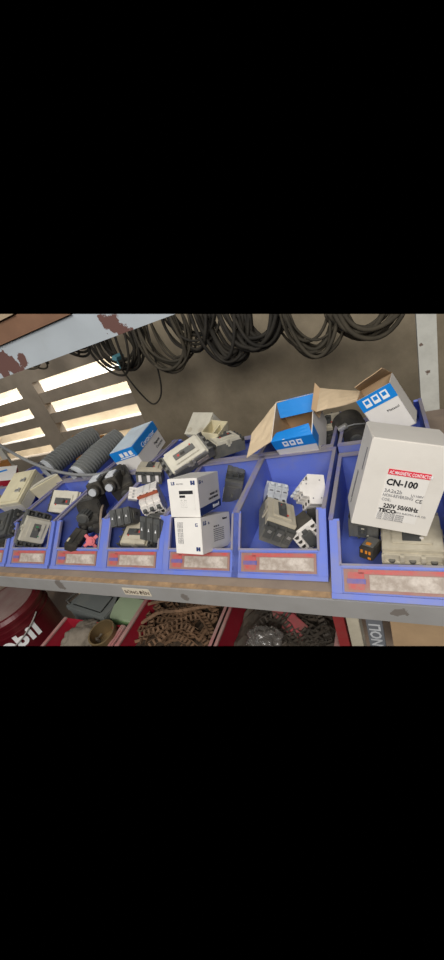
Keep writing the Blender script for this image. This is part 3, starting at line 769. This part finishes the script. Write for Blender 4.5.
g = MB(); g.slab([(-W / 2, -L / 2, H / 2), (W / 2, -L / 2, H / 2), (W / 2 - .008, -L / 2 + .030, H / 2 + .006), (-W / 2 + .01, -L / 2 + .03, H / 2 - .004)], .0015, 3, .002)
g.build('front_flap', 'bprint', t)
a = loc_of(at(252, 434, y=.80)); b_ = loc_of(at(247, 458, y=.72))
g = MB(); g.slab([(-W / 2, L / 2, H / 2), (-W / 2, -L / 2, H / 2), tuple(b_), tuple(a)], .0018, 4, .004)
g.build('side_flap', 'carton2', t)
g = MB(); g.slab([(W / 2, L / 2 - .01, H / 2), (W / 2, L / 2 - .06, H / 2), (W / 2 + .006, L / 2 - .06, H / 2 - .03), (W / 2 + .01, L / 2 - .02, H / 2 - .035)], .0015, 3, .004)
g.build('torn_flap', 'carton', t)

pose3 = ((-0.015, 0.881, 0.150), (0.01, -0.41, -0.10), (0.083, 0.070, 0.116))
t, d, loc, R = open_carton('open blue and white carton behind the big tilted one', pose3)
Ri = R.transposed(); W, L, H = d
g = MB(); patchbox(g, d, '-y', 0, 1, 0, .30, th=.0008); g.build('blue_band', 'bprint', t)
g = MB(); iconset(g, d, '-y', .14, .06, .24, step=.25, wd=.19); g.build('handling_icons', 'white_ink', t)
g = MB()
for i in range(3): patchbox(g, d, '-y', .14 + .25 * i + .04, .14 + .25 * i + .15, .09, .17, off=.001)
g.build('icon_pictures', 'bprint', t)
text('Mitsubishi'[:0] + 'Metasol', .009, 'black_ink', t, fpos(d, .55, .52, '-y'), '-y')
o1, o2 = loc_of(at(354.6, 387.3, y=.86)), loc_of(at(381.9, 368, y=.86))
g = MB(); g.slab([(-W / 2, L / 2, H / 2), (W / 2, L / 2, H / 2), tuple(o2), tuple(o1)], .0018, 3, .002); g.build('back_flap', 'carton', t)
o1, o2 = loc_of(at(320, 388.5, y=.84)), loc_of(at(316.2, 412, y=.80))
g = MB(); g.slab([(-W / 2, L / 2, H / 2), (-W / 2, -L / 2, H / 2), tuple(o2), tuple(o1)], .0018, 4, .003); fl = g.build('side_flap', 'carton2', t)
g = MB(); g.slab([tuple(o1), tuple(o2), tuple(o2 + Vector((-.006, 0, .012))), tuple(o1 + Vector((-.004, .004, .018)))], .0018, 2); g.build('flap_tongue', 'carton', fl)

# pale boxes behind
loc, R, d = posed(((-0.580, 0.983, 0.140), (-0.99, 0.08, -0.26), (0.090, 0.065, 0.086)))
t = thing('junction_box', 'pale grey-white plastic box standing highest behind the breakers', 'enclosure', loc, R.to_euler())
W, L, H = d
g = MB(); g.b(-W / 2, W / 2, -L / 2 + .004, L / 2, -H / 2, H / 2); g.build('case', 'cream', t, bevel=.003)
g = MB(); g.b(-W / 2, W / 2, -L / 2, -L / 2 + .003, -H / 2, H / 2); l_ = g.build('lid', 'cream', t, bevel=.001)
for x in (-W * .3, W * .25):
    g = MB(); g.cyl((x, -L / 2 - .001, -H * .3), (x, -L / 2, -H * .3), .010, n=20); g.build('knockout', 'beige', t)
loc, R, d = posed(((-0.497, 0.900, 0.150), (0.10, 0.26, -0.06), (0.058, 0.076, 0.042)))
t = thing('plastic_cover', 'open yellowish cream cover standing behind the diagonal breaker', 'cover', loc, R.to_euler())
W, L, H = d; e = .003
g = MB(); g.b(-W / 2, W / 2, -L / 2, L / 2, -H / 2, -H / 2 + e)
g.b(-W / 2, W / 2, -L / 2, -L / 2 + e, -H / 2, H / 2); g.b(-W / 2, W / 2, L / 2 - e, L / 2, -H / 2, H / 2); g.b(-W / 2, -W / 2 + e, -L / 2, L / 2, -H / 2, H / 2); g.b(W / 2 - e, W / 2, -L / 2, L / 2, -H / 2, H / 2)
g.build('shell', 'cream2', t, bevel=.0008)
g = MB(); g.b(-.0015, .0015, -L / 2 + e, L / 2 - e, -H / 2, H * .2); g.build('divider', 'cream2', t)

# black coil in the rear bin
p = at(351, 430, y=.93)
t = thing('motor_coil', 'black round coil body lying behind the open carton flap', 'coil', p, (0.3, 0.2, 0.4))
g = MB(); g.cyl((0, -.04, 0), (0, .04, 0), .042, n=30); g.b(-.04, .05, -.03, .03, -.045, -.01); g.build('body', 'black', t, bevel=.002)
g = MB(); g.cyl((0, -.048, 0), (0, -.04, 0), .016, n=20); g.build('shaft_hub', 'grey2', t)
g = MB(); g.tube([(-.04, -.03, .035), (-.01, -.035, .046), (.03, -.03, .04), (.05, -.02, .02)], .0018); g.build('lead', 'gcable', t)
g = MB(); g.cyl((-.045, -.03, .03), (-.030, -.035, .045), .008, n=12); g.build('chrome_cap', 'screw', t)
mccb('grey breaker in the rear bin between the two open cartons', ((-0.175, 0.98, 0.075), (0.2, 0, 0.1), (0.07, 0.10, 0.06)), cover='beige', tab=True)

# ================================================================ hoses, far board, loose cable
def hose(label, p0, p1, r):
    p0 = Vector(p0); p1 = Vector(p1)
    t = thing('corrugated_hose', label, 'hose', p0, group='corrugated hoses')
    v = p1 - p0; n = int(v.length / .0125); pts = []; rad = []
    for i in range(n * 4 + 1):
        s = i / (n * 4); pts.append(v * s + Vector((0, 0, .008 * math.sin(s * math.pi)))); rad.append(r * (1 + .12 * (1 if (i % 4) in (1, 2) else -1)))
    g = MB(); g.tube(pts, r, 22, radii=rad); g.build('ribbed_tube', 'conduit', t)
    d = v.normalized()
    g = MB(); g.cyl(-d * .001, -d * .016, r * 1.05, r * 1.05, n=26, cap=False); g.cyl(-d * .016, -d * .001, r * .88, r * .88, n=26, cap=False); g.build('end_collar', 'lgrey', t)
    g = MB(); g.cyl(-d * .003, -d * .001, r * .88, n=22); g.build('bore_shade_disc', 'black', t)  # black disc paints the shaded hollow of the hose
hose('left corrugated grey hose with its open end showing', at(49, 468, y=.87), (-1.21, 1.12, .150), .038)
hose('right corrugated grey hose leaning beside the closed blue carton', at(80, 474, y=.80), (-.985, 1.02, .150), .036)
t = thing('carton', 'orange-brown board box standing behind the hoses', 'box', (-1.515, 1.32, -.0), (0, 0, -.12))
g = MB(); g.b(-.13, .13, -.03, .03, -1.0, .075); g.build('box_body', 'orange', t, bevel=.001)
g = MB(); g.slab([(-.13, -.03, .075), (.10, -.03, .075), (.11, .02, .115), (-.11, .02, .10)], .002, 2); g.build('flap', 'orange', t)
p = at(3, 460, y=1.12)
t = thing('carton', 'small orange-brown box at the left edge beside the grey post', 'box', (p.x - .075, 1.12, .0), (0, 0, .1))
g = MB(); g.b(-.06, .045, -.04, .04, -.02, .10); g.build('box_body', 'orange', t, bevel=.001)
g = MB(); g.b(-.06, .045, -.04, -.0, .10, .103); g.build('flap', 'orange', t)
cp = [at(-12, 435, y=.75), at(0, 445, y=.75), at(22, 458, y=.73), at(45, 468, y=.72), at(70, 474, y=.72), at(92, 475, y=.73), at(104, 473, y=.74), at(113, 470, y=.78)]
def smooth(pts, n=6):
    out = []
    for i in range(len(pts) - 1):
        p0 = pts[max(i - 1, 0)]; p1 = pts[i]; p2 = pts[i + 1]; p3 = pts[min(i + 2, len(pts) - 1)]
        for k in range(n):
            s = k / n; out.append(.5 * ((2 * p1) + (p2 - p0) * s + (2 * p0 - 5 * p1 + 4 * p2 - p3) * s * s + (3 * p1 - p0 - 3 * p2 + p3) * s ** 3))
    out.append(pts[-1]); return out
g = MB(); g.tube(smooth(cp), .0052, 10); tag(g.build('power_cable', 'gcable', smooth=True), 'grey cable sagging across the enclosure and the hoses', 'cable')

# ================================================================ coils of cable hung over the back of the rack
def coil(label, x, zb, a, n, y=1.24, h=.30, m='cable', r=.0042, seed=1):
    rnd = random.Random(seed)
    g = MB()
    for i in range(n):
        aa = a * rnd.uniform(.72, 1.08); bb = h * rnd.uniform(.8, 1.1) / 2; dz = rnd.uniform(0, .055); dx = rnd.uniform(-.02, .02); dy = rnd.uniform(-.045, .045)
        ph = rnd.uniform(0, 6); pts = []
        for k in range(40):
            t_ = 2 * math.pi * k / 40
            pts.append((x + dx + aa * math.cos(t_) + .006 * math.sin(3 * t_ + ph), y + dy + .018 * math.sin(t_ * 2 + ph), zb + dz + bb + bb * math.sin(t_) + .005 * math.sin(4 * t_ + ph)))
        g.tube(pts, r * rnd.uniform(.95, 1.5), 7, closed=True)
    return tag(g.build('cable_coil', m, smooth=True), label, 'cable coil', 'cable coils hanging from the rack')
coil('small coil of cable under the flaked beam, leftmost', -1.45, .475, .05, 7, h=.12, m='cable2', seed=1)
coil('small coil of cable under the beam, second from the left', -1.19, .465, .065, 9, h=.14, m='cable', seed=2)
coil('dark coil tied with teal tape beside the louvers', -.985, .345, .095, 12, h=.24, seed=3)
coil('brownish coil right of the teal-taped coil', -.74, .300, .105, 11, h=.30, m='cable2', seed=4)
coil('thin coil hanging just right of the beam end', -.62, .355, .10, 9, h=.26, seed=5)
coil('large black coil, lowest in the middle of the wall', -.50, .262, .085, 16, h=.36, r=.0052, seed=6)
coil('dense black coil right of the lowest one', -.385, .290, .105, 15, h=.34, seed=7, r=.005)
coil('loose brown coil in the middle right of the wall', -.21, .225, .10, 12, h=.34, m='cable2', seed=8)
coil('wide grey coil nearest the white post', -.045, .240, .11, 16, h=.30, m='cable2', r=.005, seed=9)
coil('dark coil hanging behind the white post', .14, .262, .09, 9, y=1.33, h=.30, seed=10)
p = at(118, 357, y=1.18)
g = MB(); g.box(p, (.022, .05, .016), rot=(0, .5, 0)); g.box(p + Vector((.004, -.02, -.022)), (.005, .003, .04)); tag(g.build('tie_tape', 'teal', bevel=.001), 'teal tape tied around the coil beside the louvers', 'tape')
pts = [at(108, 338, y=1.22), at(118, 362, y=1.22), at(128, 378, y=1.22), at(142, 395, y=1.22), at(153, 404, y=1.22), at(160, 398, y=1.22), at(161, 385, y=1.22), at(156, 362, y=1.22), at(150, 340, y=1.22), at(146, 322, y=1.22)]
g = MB(); g.tube(smooth(pts), .0035, 8); tag(g.build('cable_loop', 'cable', smooth=True), 'single black cable loop hanging lowest beside the louvers', 'cable')

# ================================================================ under the shelf
def red_bin(label, x0, x1, y0=.34, y1=.95, zt=-.2, back=True):
    t = thing('red_bin', label, 'storage bin', (x0, y0, -.48), group='crimson bins under the shelf')
    W = x1 - x0; L = y1 - y0; Hh = zt + .479; e = .004
    g = MB(); g.b(0, W, 0, L, 0, e); g.b(0, e, 0, L, 0, Hh); g.b(W - e, W, 0, L, 0, Hh); g.b(e, W - e, L - e, L, 0, Hh); g.b(e, W - e, 0, e, 0, Hh * .45)
    g.build('tub', 'crimson', t)
    g = MB(); g.b(-.008, -.002, 0, L, Hh - .004, Hh + .002); g.b(-.002, .006, 0, L, Hh - .001, Hh + .004); g.build('rim', 'crimrim', t); g = MB(); g.b(W + .002, W + .008, 0, L, Hh - .004, Hh + .002); g.b(W - .006, W + .002, 0, L, Hh - .001, Hh + .004) 
    if back: g.b(.01, W - .01, L - .01, L + .004, Hh, Hh + .004)
    g.build('rim', 'crimrim', t)
    return t
red_bin('crimson bin holding the rag and the bronze bushing', -.975, -.735, y0=.33, y1=.44, back=False)
red_bin('crimson bin heaped with rusty chains', -.712, -.440)
red_bin('crimson bin with dark oily chains and a plastic bag', -.430, -.150)

def chain(label, pts, m, r=.0085, group=None, pitch=.0138):
    """roller chain: pairs of figure-eight side plates with rollers between, laid along a path"""
    P = smooth([Vector(p) for p in pts], 12)
    # resample
    S = [P[0]]; acc = 0
    for i in range(1, len(P)):
        seg = P[i] - P[i - 1]; l = seg.length
        while acc + l >= pitch:
            q = P[i - 1] + seg * ((pitch - acc) / max(l, 1e-9)); S.append(q); P[i - 1] = q; seg = P[i] - q; l = seg.length; acc = 0
        acc += l
    g = MB(); rnd = random.Random(len(S) * 7 + int(abs(pts[0][0]) * 1000))
    up0 = Vector((rnd.uniform(-.5, .5), rnd.uniform(-.5, .5), rnd.uniform(.5, 1))).normalized()
    for i in range(len(S) - 1):
        a, b = S[i], S[i + 1]; d = (b - a).normalized(); sd = d.cross(up0)
        if sd.length < .2: sd = d.orthogonal()
        sd.normalize(); up = sd.cross(d)
        wd = .0058 if i % 2 else .0076
        for s in (-1, 1):
            off = sd * s * wd; poly = []
            for k in range(12):
                an = 2 * math.pi * k / 12; c, sn = math.cos(an), math.sin(an)
                wst = .0052 if abs(c) > .4 else .0038
                poly.append((a + b) / 2 + off + d * (c * (pitch * .5 + .0038)) + up * (sn * wst))
            v0 = [g.bm.verts.new(q) for q in poly]; v1 = [g.bm.verts.new(q + sd * s * .0012) for q in poly]
            for k in range(12):
                j = (k + 1) % 12; g.bm.faces.new((v0[k], v0[j], v1[j], v1[k]))
            g.bm.faces.new(v0); g.bm.faces.new(v1[::-1])
        g.cyl(a - sd * .0055, a + sd * .0055, .0036, n=8)
    return tag(g.build('roller_chain', m), label, 'chain', group)
rc = random.Random(11)
RL = {0: 'rusty roller chain running along the back of the heap, nearest the shelf beam', 1: 'rusty roller chain crossing the heap from the left rim to the right rim, uppermost',
      2: 'rusty roller chain crossing the middle of the heap below the uppermost one', 3: 'rusty roller chain hanging down along the left rim of the heap',
      4: 'short rusty roller chain at the lower centre of the heap', 5: 'rusty roller chain running down along the right rim of the heap', 6: 'short rusty roller chain at the back right corner of the heap',
      7: 'rusty roller chain lowest in the heap, at the bottom of the picture'}
DL = {0: 'dark roller chain at the upper left of the dark heap', 2: 'dark roller chain at the upper right of the dark heap', 4: 'dark roller chain just right of the plastic bag',
      6: 'dark roller chain at the back of the dark heap under the beam', 9: 'dark roller chain running down beside the right rim of its bin'}
def Z2(u, v, z): return tuple(at(u, v, z=z))
rusty = [[(147, 604), (165, 600), (185, 598), (205, 602)], [(143, 622), (160, 612), (180, 610), (203, 606), (222, 604)], [(140, 634), (155, 630), (178, 622), (200, 616), (220, 618)],
         [(146, 612), (152, 622), (148, 634), (142, 646)], [(160, 640), (172, 630), (184, 626), (196, 632)], [(198, 612), (206, 622), (212, 634), (210, 648)], [(205, 602), (214, 608), (222, 606)],
         [(150, 645), (165, 636), (180, 638), (196, 648)], [(156, 606), (170, 616), (190, 614), (208, 610)], [(168, 602), (176, 612), (186, 622), (192, 640)], [(190, 604), (198, 612), (192, 624), (180, 634)],
         [(142, 628), (158, 634), (170, 646)], [(210, 606), (216, 616), (206, 628), (198, 640)], [(150, 618), (168, 622), (188, 630), (204, 640), (208, 650)],
         [(136, 640), (148, 636), (160, 626), (176, 620)], [(180, 650), (190, 640), (202, 634), (214, 628)]]
for k_ in range(12):
    u0, v0_, an = rc.uniform(134, 205), rc.uniform(604, 646), rc.uniform(-.9, .5)
    rusty.append([(u0 + j * 11 * math.cos(an), v0_ + j * 11 * math.sin(an) + rc.uniform(-4, 4)) for j in range(4)])
for i, ch in enumerate(rusty):
    z0 = -.212 - .006 * (i % 4) - (.02 if i > 7 else 0)
    chain(RL.get(i, 'rusty brown roller chain buried in the tangled heap of the middle crimson bin'), [Z2(u, v, z0 + rc.uniform(-.006, .006)) for u, v in ch], 'chain', group='rusty chains in the crimson bin')
g = MB(); g.box(at(180, 640, z=-.325), (.25, .5, .02)); 
heap = thing('chain_bed', 'dark rusty metal filling the floor of the rusty chain bin', 'chain', (0, 0, 0)); bpy.data.objects.remove(heap); g.bm.free()
dark = [[(256, 610), (268, 608), (282, 612), (292, 618)], [(262, 622), (274, 616), (288, 626), (296, 638)], [(296, 612), (310, 618), (322, 616), (332, 622)], [(300, 628), (312, 634), (324, 628), (334, 634)],
        [(270, 640), (284, 632), (298, 644), (312, 648)], [(312, 640), (322, 646), (334, 642)], [(286, 606), (302, 610), (318, 608), (330, 612)], [(258, 632), (270, 628), (280, 640), (290, 650)],
        [(292, 622), (304, 640), (318, 652)], [(318, 612), (324, 626), (330, 642)], [(262, 614), (280, 620), (300, 622), (320, 634)], [(276, 646), (292, 636), (306, 632), (330, 650)]]
for i, ch in enumerate(dark):
    z0 = -.240 - .006 * (i % 3)
    chain(DL.get(i, 'dark oily roller chain tangled in the right crimson bin'), [Z2(u, v, z0 + rc.uniform(-.006, .006)) for u, v in ch], 'dchain', group='dark chains in the crimson bin')
def redblock(label, u, v, rz, d):
    t = thing('red_coupling', label, 'machine part', at(u, v, z=-.252), (.35, .1, rz))
    g = MB(); g.b(-d[0] / 2, d[0] / 2, -d[1] / 2, d[1] / 2, -.012, .012); g.build('body', 'fadedred', t, bevel=.002)
    g = MB(); g.b(-d[0] * .2, d[0] * .2, -d[1] * .62, -d[1] * .45, -.008, .008); g.build('lug', 'dchain', t, bevel=.001)
redblock('faded red metal piece at the top of the dark chains', 284, 612, .4, (.06, .04))
redblock('faded red metal piece lower down among the dark chains', 296, 628, -.6, (.055, .045))
# bulk metal under both chain heaps
def bed(label, name, x0, x1, m, z):
    g = MB(); n = 26; G = []
    for i in range(n + 1):
        row = []
        for j in range(n + 1):
            x = x0 + (x1 - x0) * i / n; y = .345 + .59 * j / n
            row.append(g.bm.verts.new((x, y, z + .018 * noise.noise(Vector((x * 40, y * 40, 3))) + .012 * noise.noise(Vector((x * 95, y * 95, 9))))))
        G.append(row)
    for i in range(n):
        for j in range(n): g.bm.faces.new((G[i][j], G[i + 1][j], G[i + 1][j + 1], G[i][j + 1]))
    o = tag(g.build(name, m), label, 'chain'); o['kind'] = 'stuff'
bed('mass of rusty chain filling the middle crimson bin', 'chain_mass', -.706, -.446, 'bedm', -.250)  # bed colour darkened to paint the shaded gaps between rusty links
bed('mass of dark chain filling the right crimson bin', 'chain_mass', -.424, -.156, 'dchain', -.275)
# plastic bag
p = at(264, 638, z=-.225)
g = MB(); bmesh.ops.create_icosphere(g.bm, subdivisions=4, radius=1)
for v in g.bm.verts:
    q = v.co.copy(); f = 1 + .35 * noise.noise(q * 2.2) + .12 * noise.noise(q * 4); v.co = Vector((q.x * .042 * f, q.y * .030 * f, q.z * .022 * f)) + p
bagm = MT['bag']; bagm.node_tree.nodes['Principled BSDF'].inputs['Transmission Weight'].default_value = .75
tag(g.build('plastic_bag', 'bag', smooth=True), 'crumpled clear plastic bag on the dark chains', 'bag')

# bucket
bc = Vector((-1.322, .462, -.212)); RB = .121
t = thing('paint_bucket', 'maroon oil bucket with white lettering and a wire handle', 'bucket', (bc.x, bc.y, -.48))
hz = bc.z + .48
g = MB(); g.cyl((0, 0, 0), (0, 0, hz), RB * .95, RB, n=64); g.build('pail', 'maroon', t, smooth=False)
for p_ in []: pass
g = MB()
for (z0, z1, rr) in ((hz - .05, hz - .044, 1.02), (hz - .005, hz + .004, 1.03), (hz - .026, hz - .021, 1.015)): g.cyl((0, 0, z0), (0, 0, z1), RB * rr, n=64)
g.build('hoop', 'maroon', t)
g = MB(); g.cyl((0, 0, hz + .004), (0, 0, hz + .016), RB * 1.0, RB * .93, n=64); l_ = g.build('lid', 'maroon', t); 
g = MB(); g.cyl((0, 0, hz + .0162), (0, 0, hz + .0175), RB * .84, n=64); l2 = g.build('lid_panel', 'lid', l_)
# lettering bent around the pail
def bent_text(s, size, a0, z, R_, parent, m='white_ink'):
    cu = bpy.data.curves.new('tmp', 'FONT'); cu.body = s; cu.size = size; cu.extrude = .0005; cu.offset = .0035; cu.resolution_u = 4; cu.space_character = 1.12
    o = bpy.data.objects.new('tmp', cu); COL.objects.link(o)
    me = bpy.data.meshes.new_from_object(o.evaluated_get(bpy.context.evaluated_depsgraph_get())); bpy.data.objects.remove(o)
    bm = bmesh.new(); bm.from_mesh(me)
    bmesh.ops.subdivide_edges(bm, edges=[e for e in bm.edges if e.calc_length() > .01], cuts=3, use_grid_fill=False)
    for v in bm.verts:
        an = a0 + v.co.x / R_; rr = R_ + .001 + v.co.z; v.co = Vector((rr * math.cos(an), rr * math.sin(an), z + v.co.y))
    bm.to_mesh(me); bm.free(); me.materials.clear(); me.materials.append(MT[m])
    ob = bpy.data.objects.new('lettering', me); COL.objects.link(ob); ob.parent = parent
BUCK = t
bent_text('Mobil', .078, math.radians(-100), hz - .105, RB * .985, t)
g = MB()
e0 = Vector((RB * 1.03 * math.cos(math.radians(5)), RB * 1.03 * math.sin(math.radians(5)), hz - .03)); e1 = Vector((RB * 1.03 * math.cos(math.radians(185)), RB * 1.03 * math.sin(math.radians(185)), hz - .03))
hp = []
for k in range(25):
    s = math.pi * k / 24; base = (e0 + e1) / 2 + (e0 - e1) / 2 * math.cos(s)
    hp.append(base + Vector((math.sin(math.radians(5)), -math.cos(math.radians(5)), 0)) * math.sin(s) * (RB * 1.04) + Vector((0, 0, -1)) * math.sin(s) * .07)
g.tube(hp, .0024, 8); hd = g.build('wire_handle', 'steel', t)
gm = MB(); gm.tube(hp[10:15], .006, 10); gm.build('grip', 'wplast', hd)

# dark tool case, green box, rag, bronze bushing
def zpoly(pts, z):
    return [(at(u, v, z=z).x, at(u, v, z=z).y) for u, v in pts]
def grow(poly, k):
    cx_ = sum(p[0] for p in poly) / len(poly); cy_ = sum(p[1] for p in poly) / len(poly)
    return [((p[0] - cx_) * k, (p[1] - cy_) * k) for p in poly], (cx_, cy_)
P4, c4 = grow(zpoly([(65, 606), (104, 619), (122, 596), (86, 588)], -.2), 1)
t = thing('tool_case', 'dark grey plastic tool case under the shelf', 'case', (c4[0], c4[1], -.2))
g = MB(); g.prism([(x * .95, y * .95) for x, y in P4], -.28, -.02, axis='z'); g.build('case_body', 'tool', t, bevel=.004)
g = MB(); g.prism(P4, -.022, 0, axis='z'); g.prism([(x * .72, y * .72) for x, y in P4], 0, .006, axis='z'); g.build('lid', 'tool', t, bevel=.003)
e0, e1 = Vector((P4[0][0], P4[0][1], 0)), Vector((P4[3][0], P4[3][1], 0))
g = MB(); g.tube([e0 * .8 + e1 * .1, e0 * .85 + e1 * .15 + Vector((0, 0, .012)), e0 * .2 + e1 * .8 + Vector((0, 0, .012)), e0 * .15 + e1 * .78], .005, 8); g.build('carry_handle', 'black', t)
P5, c5 = grow(zpoly([(109, 617), (131, 622), (146, 600), (118, 594)], -.2), 1)
t = thing('tool_case', 'pale green plastic box between the dark case and the chain bin', 'case', (c5[0], c5[1], -.2))
g = MB(); g.prism([(x * .97, y * .97) for x, y in P5], -.28, -.008, axis='z'); g.build('case_body', 'green', t, bevel=.003)
g = MB(); g.prism(P5, -.008, 0, axis='z'); g.build('lid', mat('pale_green_lid', '93a285', .6, .5, '8a8c7c', 10), t, bevel=.002)
p = at(101, 632, z=-.18)
t = thing('bushing', 'hollow bronze bushing standing in the left crimson bin', 'bushing', p, (.1, .05, 0))
t.scale = (1.25, 1.25, 1.0)
g = MB(); n = 40
for (ra, rb, za, zb) in ((.031, .031, -.2, 0), (.0275, .0275, 0, -.05)):
    a = [g.bm.verts.new((ra * math.cos(2 * math.pi * i / n), ra * math.sin(2 * math.pi * i / n), za)) for i in range(n)]; b = [g.bm.verts.new((rb * math.cos(2 * math.pi * i / n), rb * math.sin(2 * math.pi * i / n), zb)) for i in range(n)]
    for i in range(n): g.bm.faces.new((a[i], a[(i + 1) % n], b[(i + 1) % n], b[i]))
for i in range(n):
    a0, a1 = 2 * math.pi * i / n, 2 * math.pi * (i + 1) / n
    g.bm.faces.new([g.bm.verts.new(q) for q in ((.031 * math.cos(a0), .031 * math.sin(a0), 0), (.031 * math.cos(a1), .031 * math.sin(a1), 0), (.0275 * math.cos(a1), .0275 * math.sin(a1), 0), (.0275 * math.cos(a0), .0275 * math.sin(a0), 0))])
g.build('sleeve', 'brass', t)
g = MB(); g.cyl((0, 0, -.052), (0, 0, -.05), .0275, n=40); g.build('inner_step', 'brass', t)
p = at(84, 640, z=-.225)
g = MB(); bmesh.ops.create_icosphere(g.bm, subdivisions=5, radius=1)
for v in g.bm.verts:
    q = v.co.copy(); an = math.atan2(q.y, q.x); f = 1 + .2 * noise.noise(q * 1.8) + .07 * math.sin(an * 16 + 4 * noise.noise(q * 2.0)) * (1 - abs(q.z)) + .05 * noise.noise(q * 9)
    v.co = Vector((q.x * .062 * f, q.y * .06 * f, q.z * .045 * f)) + p
tag(g.build('cleaning_rag', 'rag', smooth=True), 'crumpled ribbed grey rag in the left crimson bin', 'cloth')

g = MB(); g.box((-1.08, .66, -.33), (.30, .012, .30), rot=(-.12, 0, 0)); tag(g.build('wooden_board', 'litwall', bevel=.001), 'added beige board standing in for the lit wall behind the maroon bucket', 'board')  # pale board added where light reaches the back, in place of the wall
# right end: rack strips, carton
g = MB(); g.b(-.138, -.118, .44, .46, -.48, -.05); tag(g.build('steel_strip', 'reddark'), 'dusty red upright strip beside the dark chain bin', 'strip')
g = MB(); g.b(-.114, -.092, .44, .47, -.48, -.05); tag(g.build('wooden_upright', 'beige', bevel=.001), 'narrow greyish wooden upright under the nearest bin', 'upright')
t = thing('folded_carton', 'blue-grey folded carton with pale capital letters', 'box', (-.075, .48, -.48))
g = MB(); g.b(-.012, .018, 0, .012, 0, .425); g.build('box_body', 'greycard', t, bevel=.0008)
text('NOLI', .030, 'lgrey', t, (.013, -.0004, .27), '-y', spin=math.pi / 2, bold=.0006)
t = thing('carton', 'large plain cardboard box under the nearest bin', 'box', (.04, .56, -.48))
g = MB(); g.b(-.085, .10, -.05, .2, 0, .425); g.build('box_body', 'carton', t, bevel=.001)
g = MB(); g.b(-.082, .097, -.048, .06, .4255, .427); g.build('flap', 'carton', t)

# ================================================================ the place is built only as far as the photograph sees it:
# everything ends at the upper and lower limit of what the photograph shows
bpy.context.view_layer.update()
TOPV, BOTV = 314.0, 646.0
def plane(v, keep_down):
    a = (at(0, v, y=1) - CAM); b = (at(444, v, y=1) - CAM); n = a.cross(b).normalized()
    if n.z < 0: n = -n
    return n if keep_down else -n
planes = [plane(TOPV, True), plane(BOTV, False)]
dead = []
for o in list(bpy.data.objects):
    if o.type != 'MESH': continue
    mw = o.matrix_world; me = o.data
    for n in planes:
        ds = [(mw @ v.co - CAM).dot(n) for v in me.vertices]
        if not ds or max(ds) <= 0: continue
        if min(ds) >= 0: dead.append(o); break
        bm = bmesh.new(); bm.from_mesh(me)
        inv = mw.inverted(); co = inv @ CAM; no = (mw.to_3x3().transposed() @ n).normalized()
        r = bmesh.ops.bisect_plane(bm, geom=bm.verts[:] + bm.edges[:] + bm.faces[:], plane_co=co, plane_no=no, clear_outer=True, clear_inner=False)
        ed = [e for e in r['geom_cut'] if isinstance(e, bmesh.types.BMEdge)]
        if ed and len(ed) < 3000:
            try: bmesh.ops.holes_fill(bm, edges=ed, sides=0)
            except Exception: pass
        me = me.copy(); bm.to_mesh(me); bm.free(); o.data = me
for o in dead:
    for c in list(o.children):
        if c not in dead: c.parent = o.parent
    bpy.data.objects.remove(o)
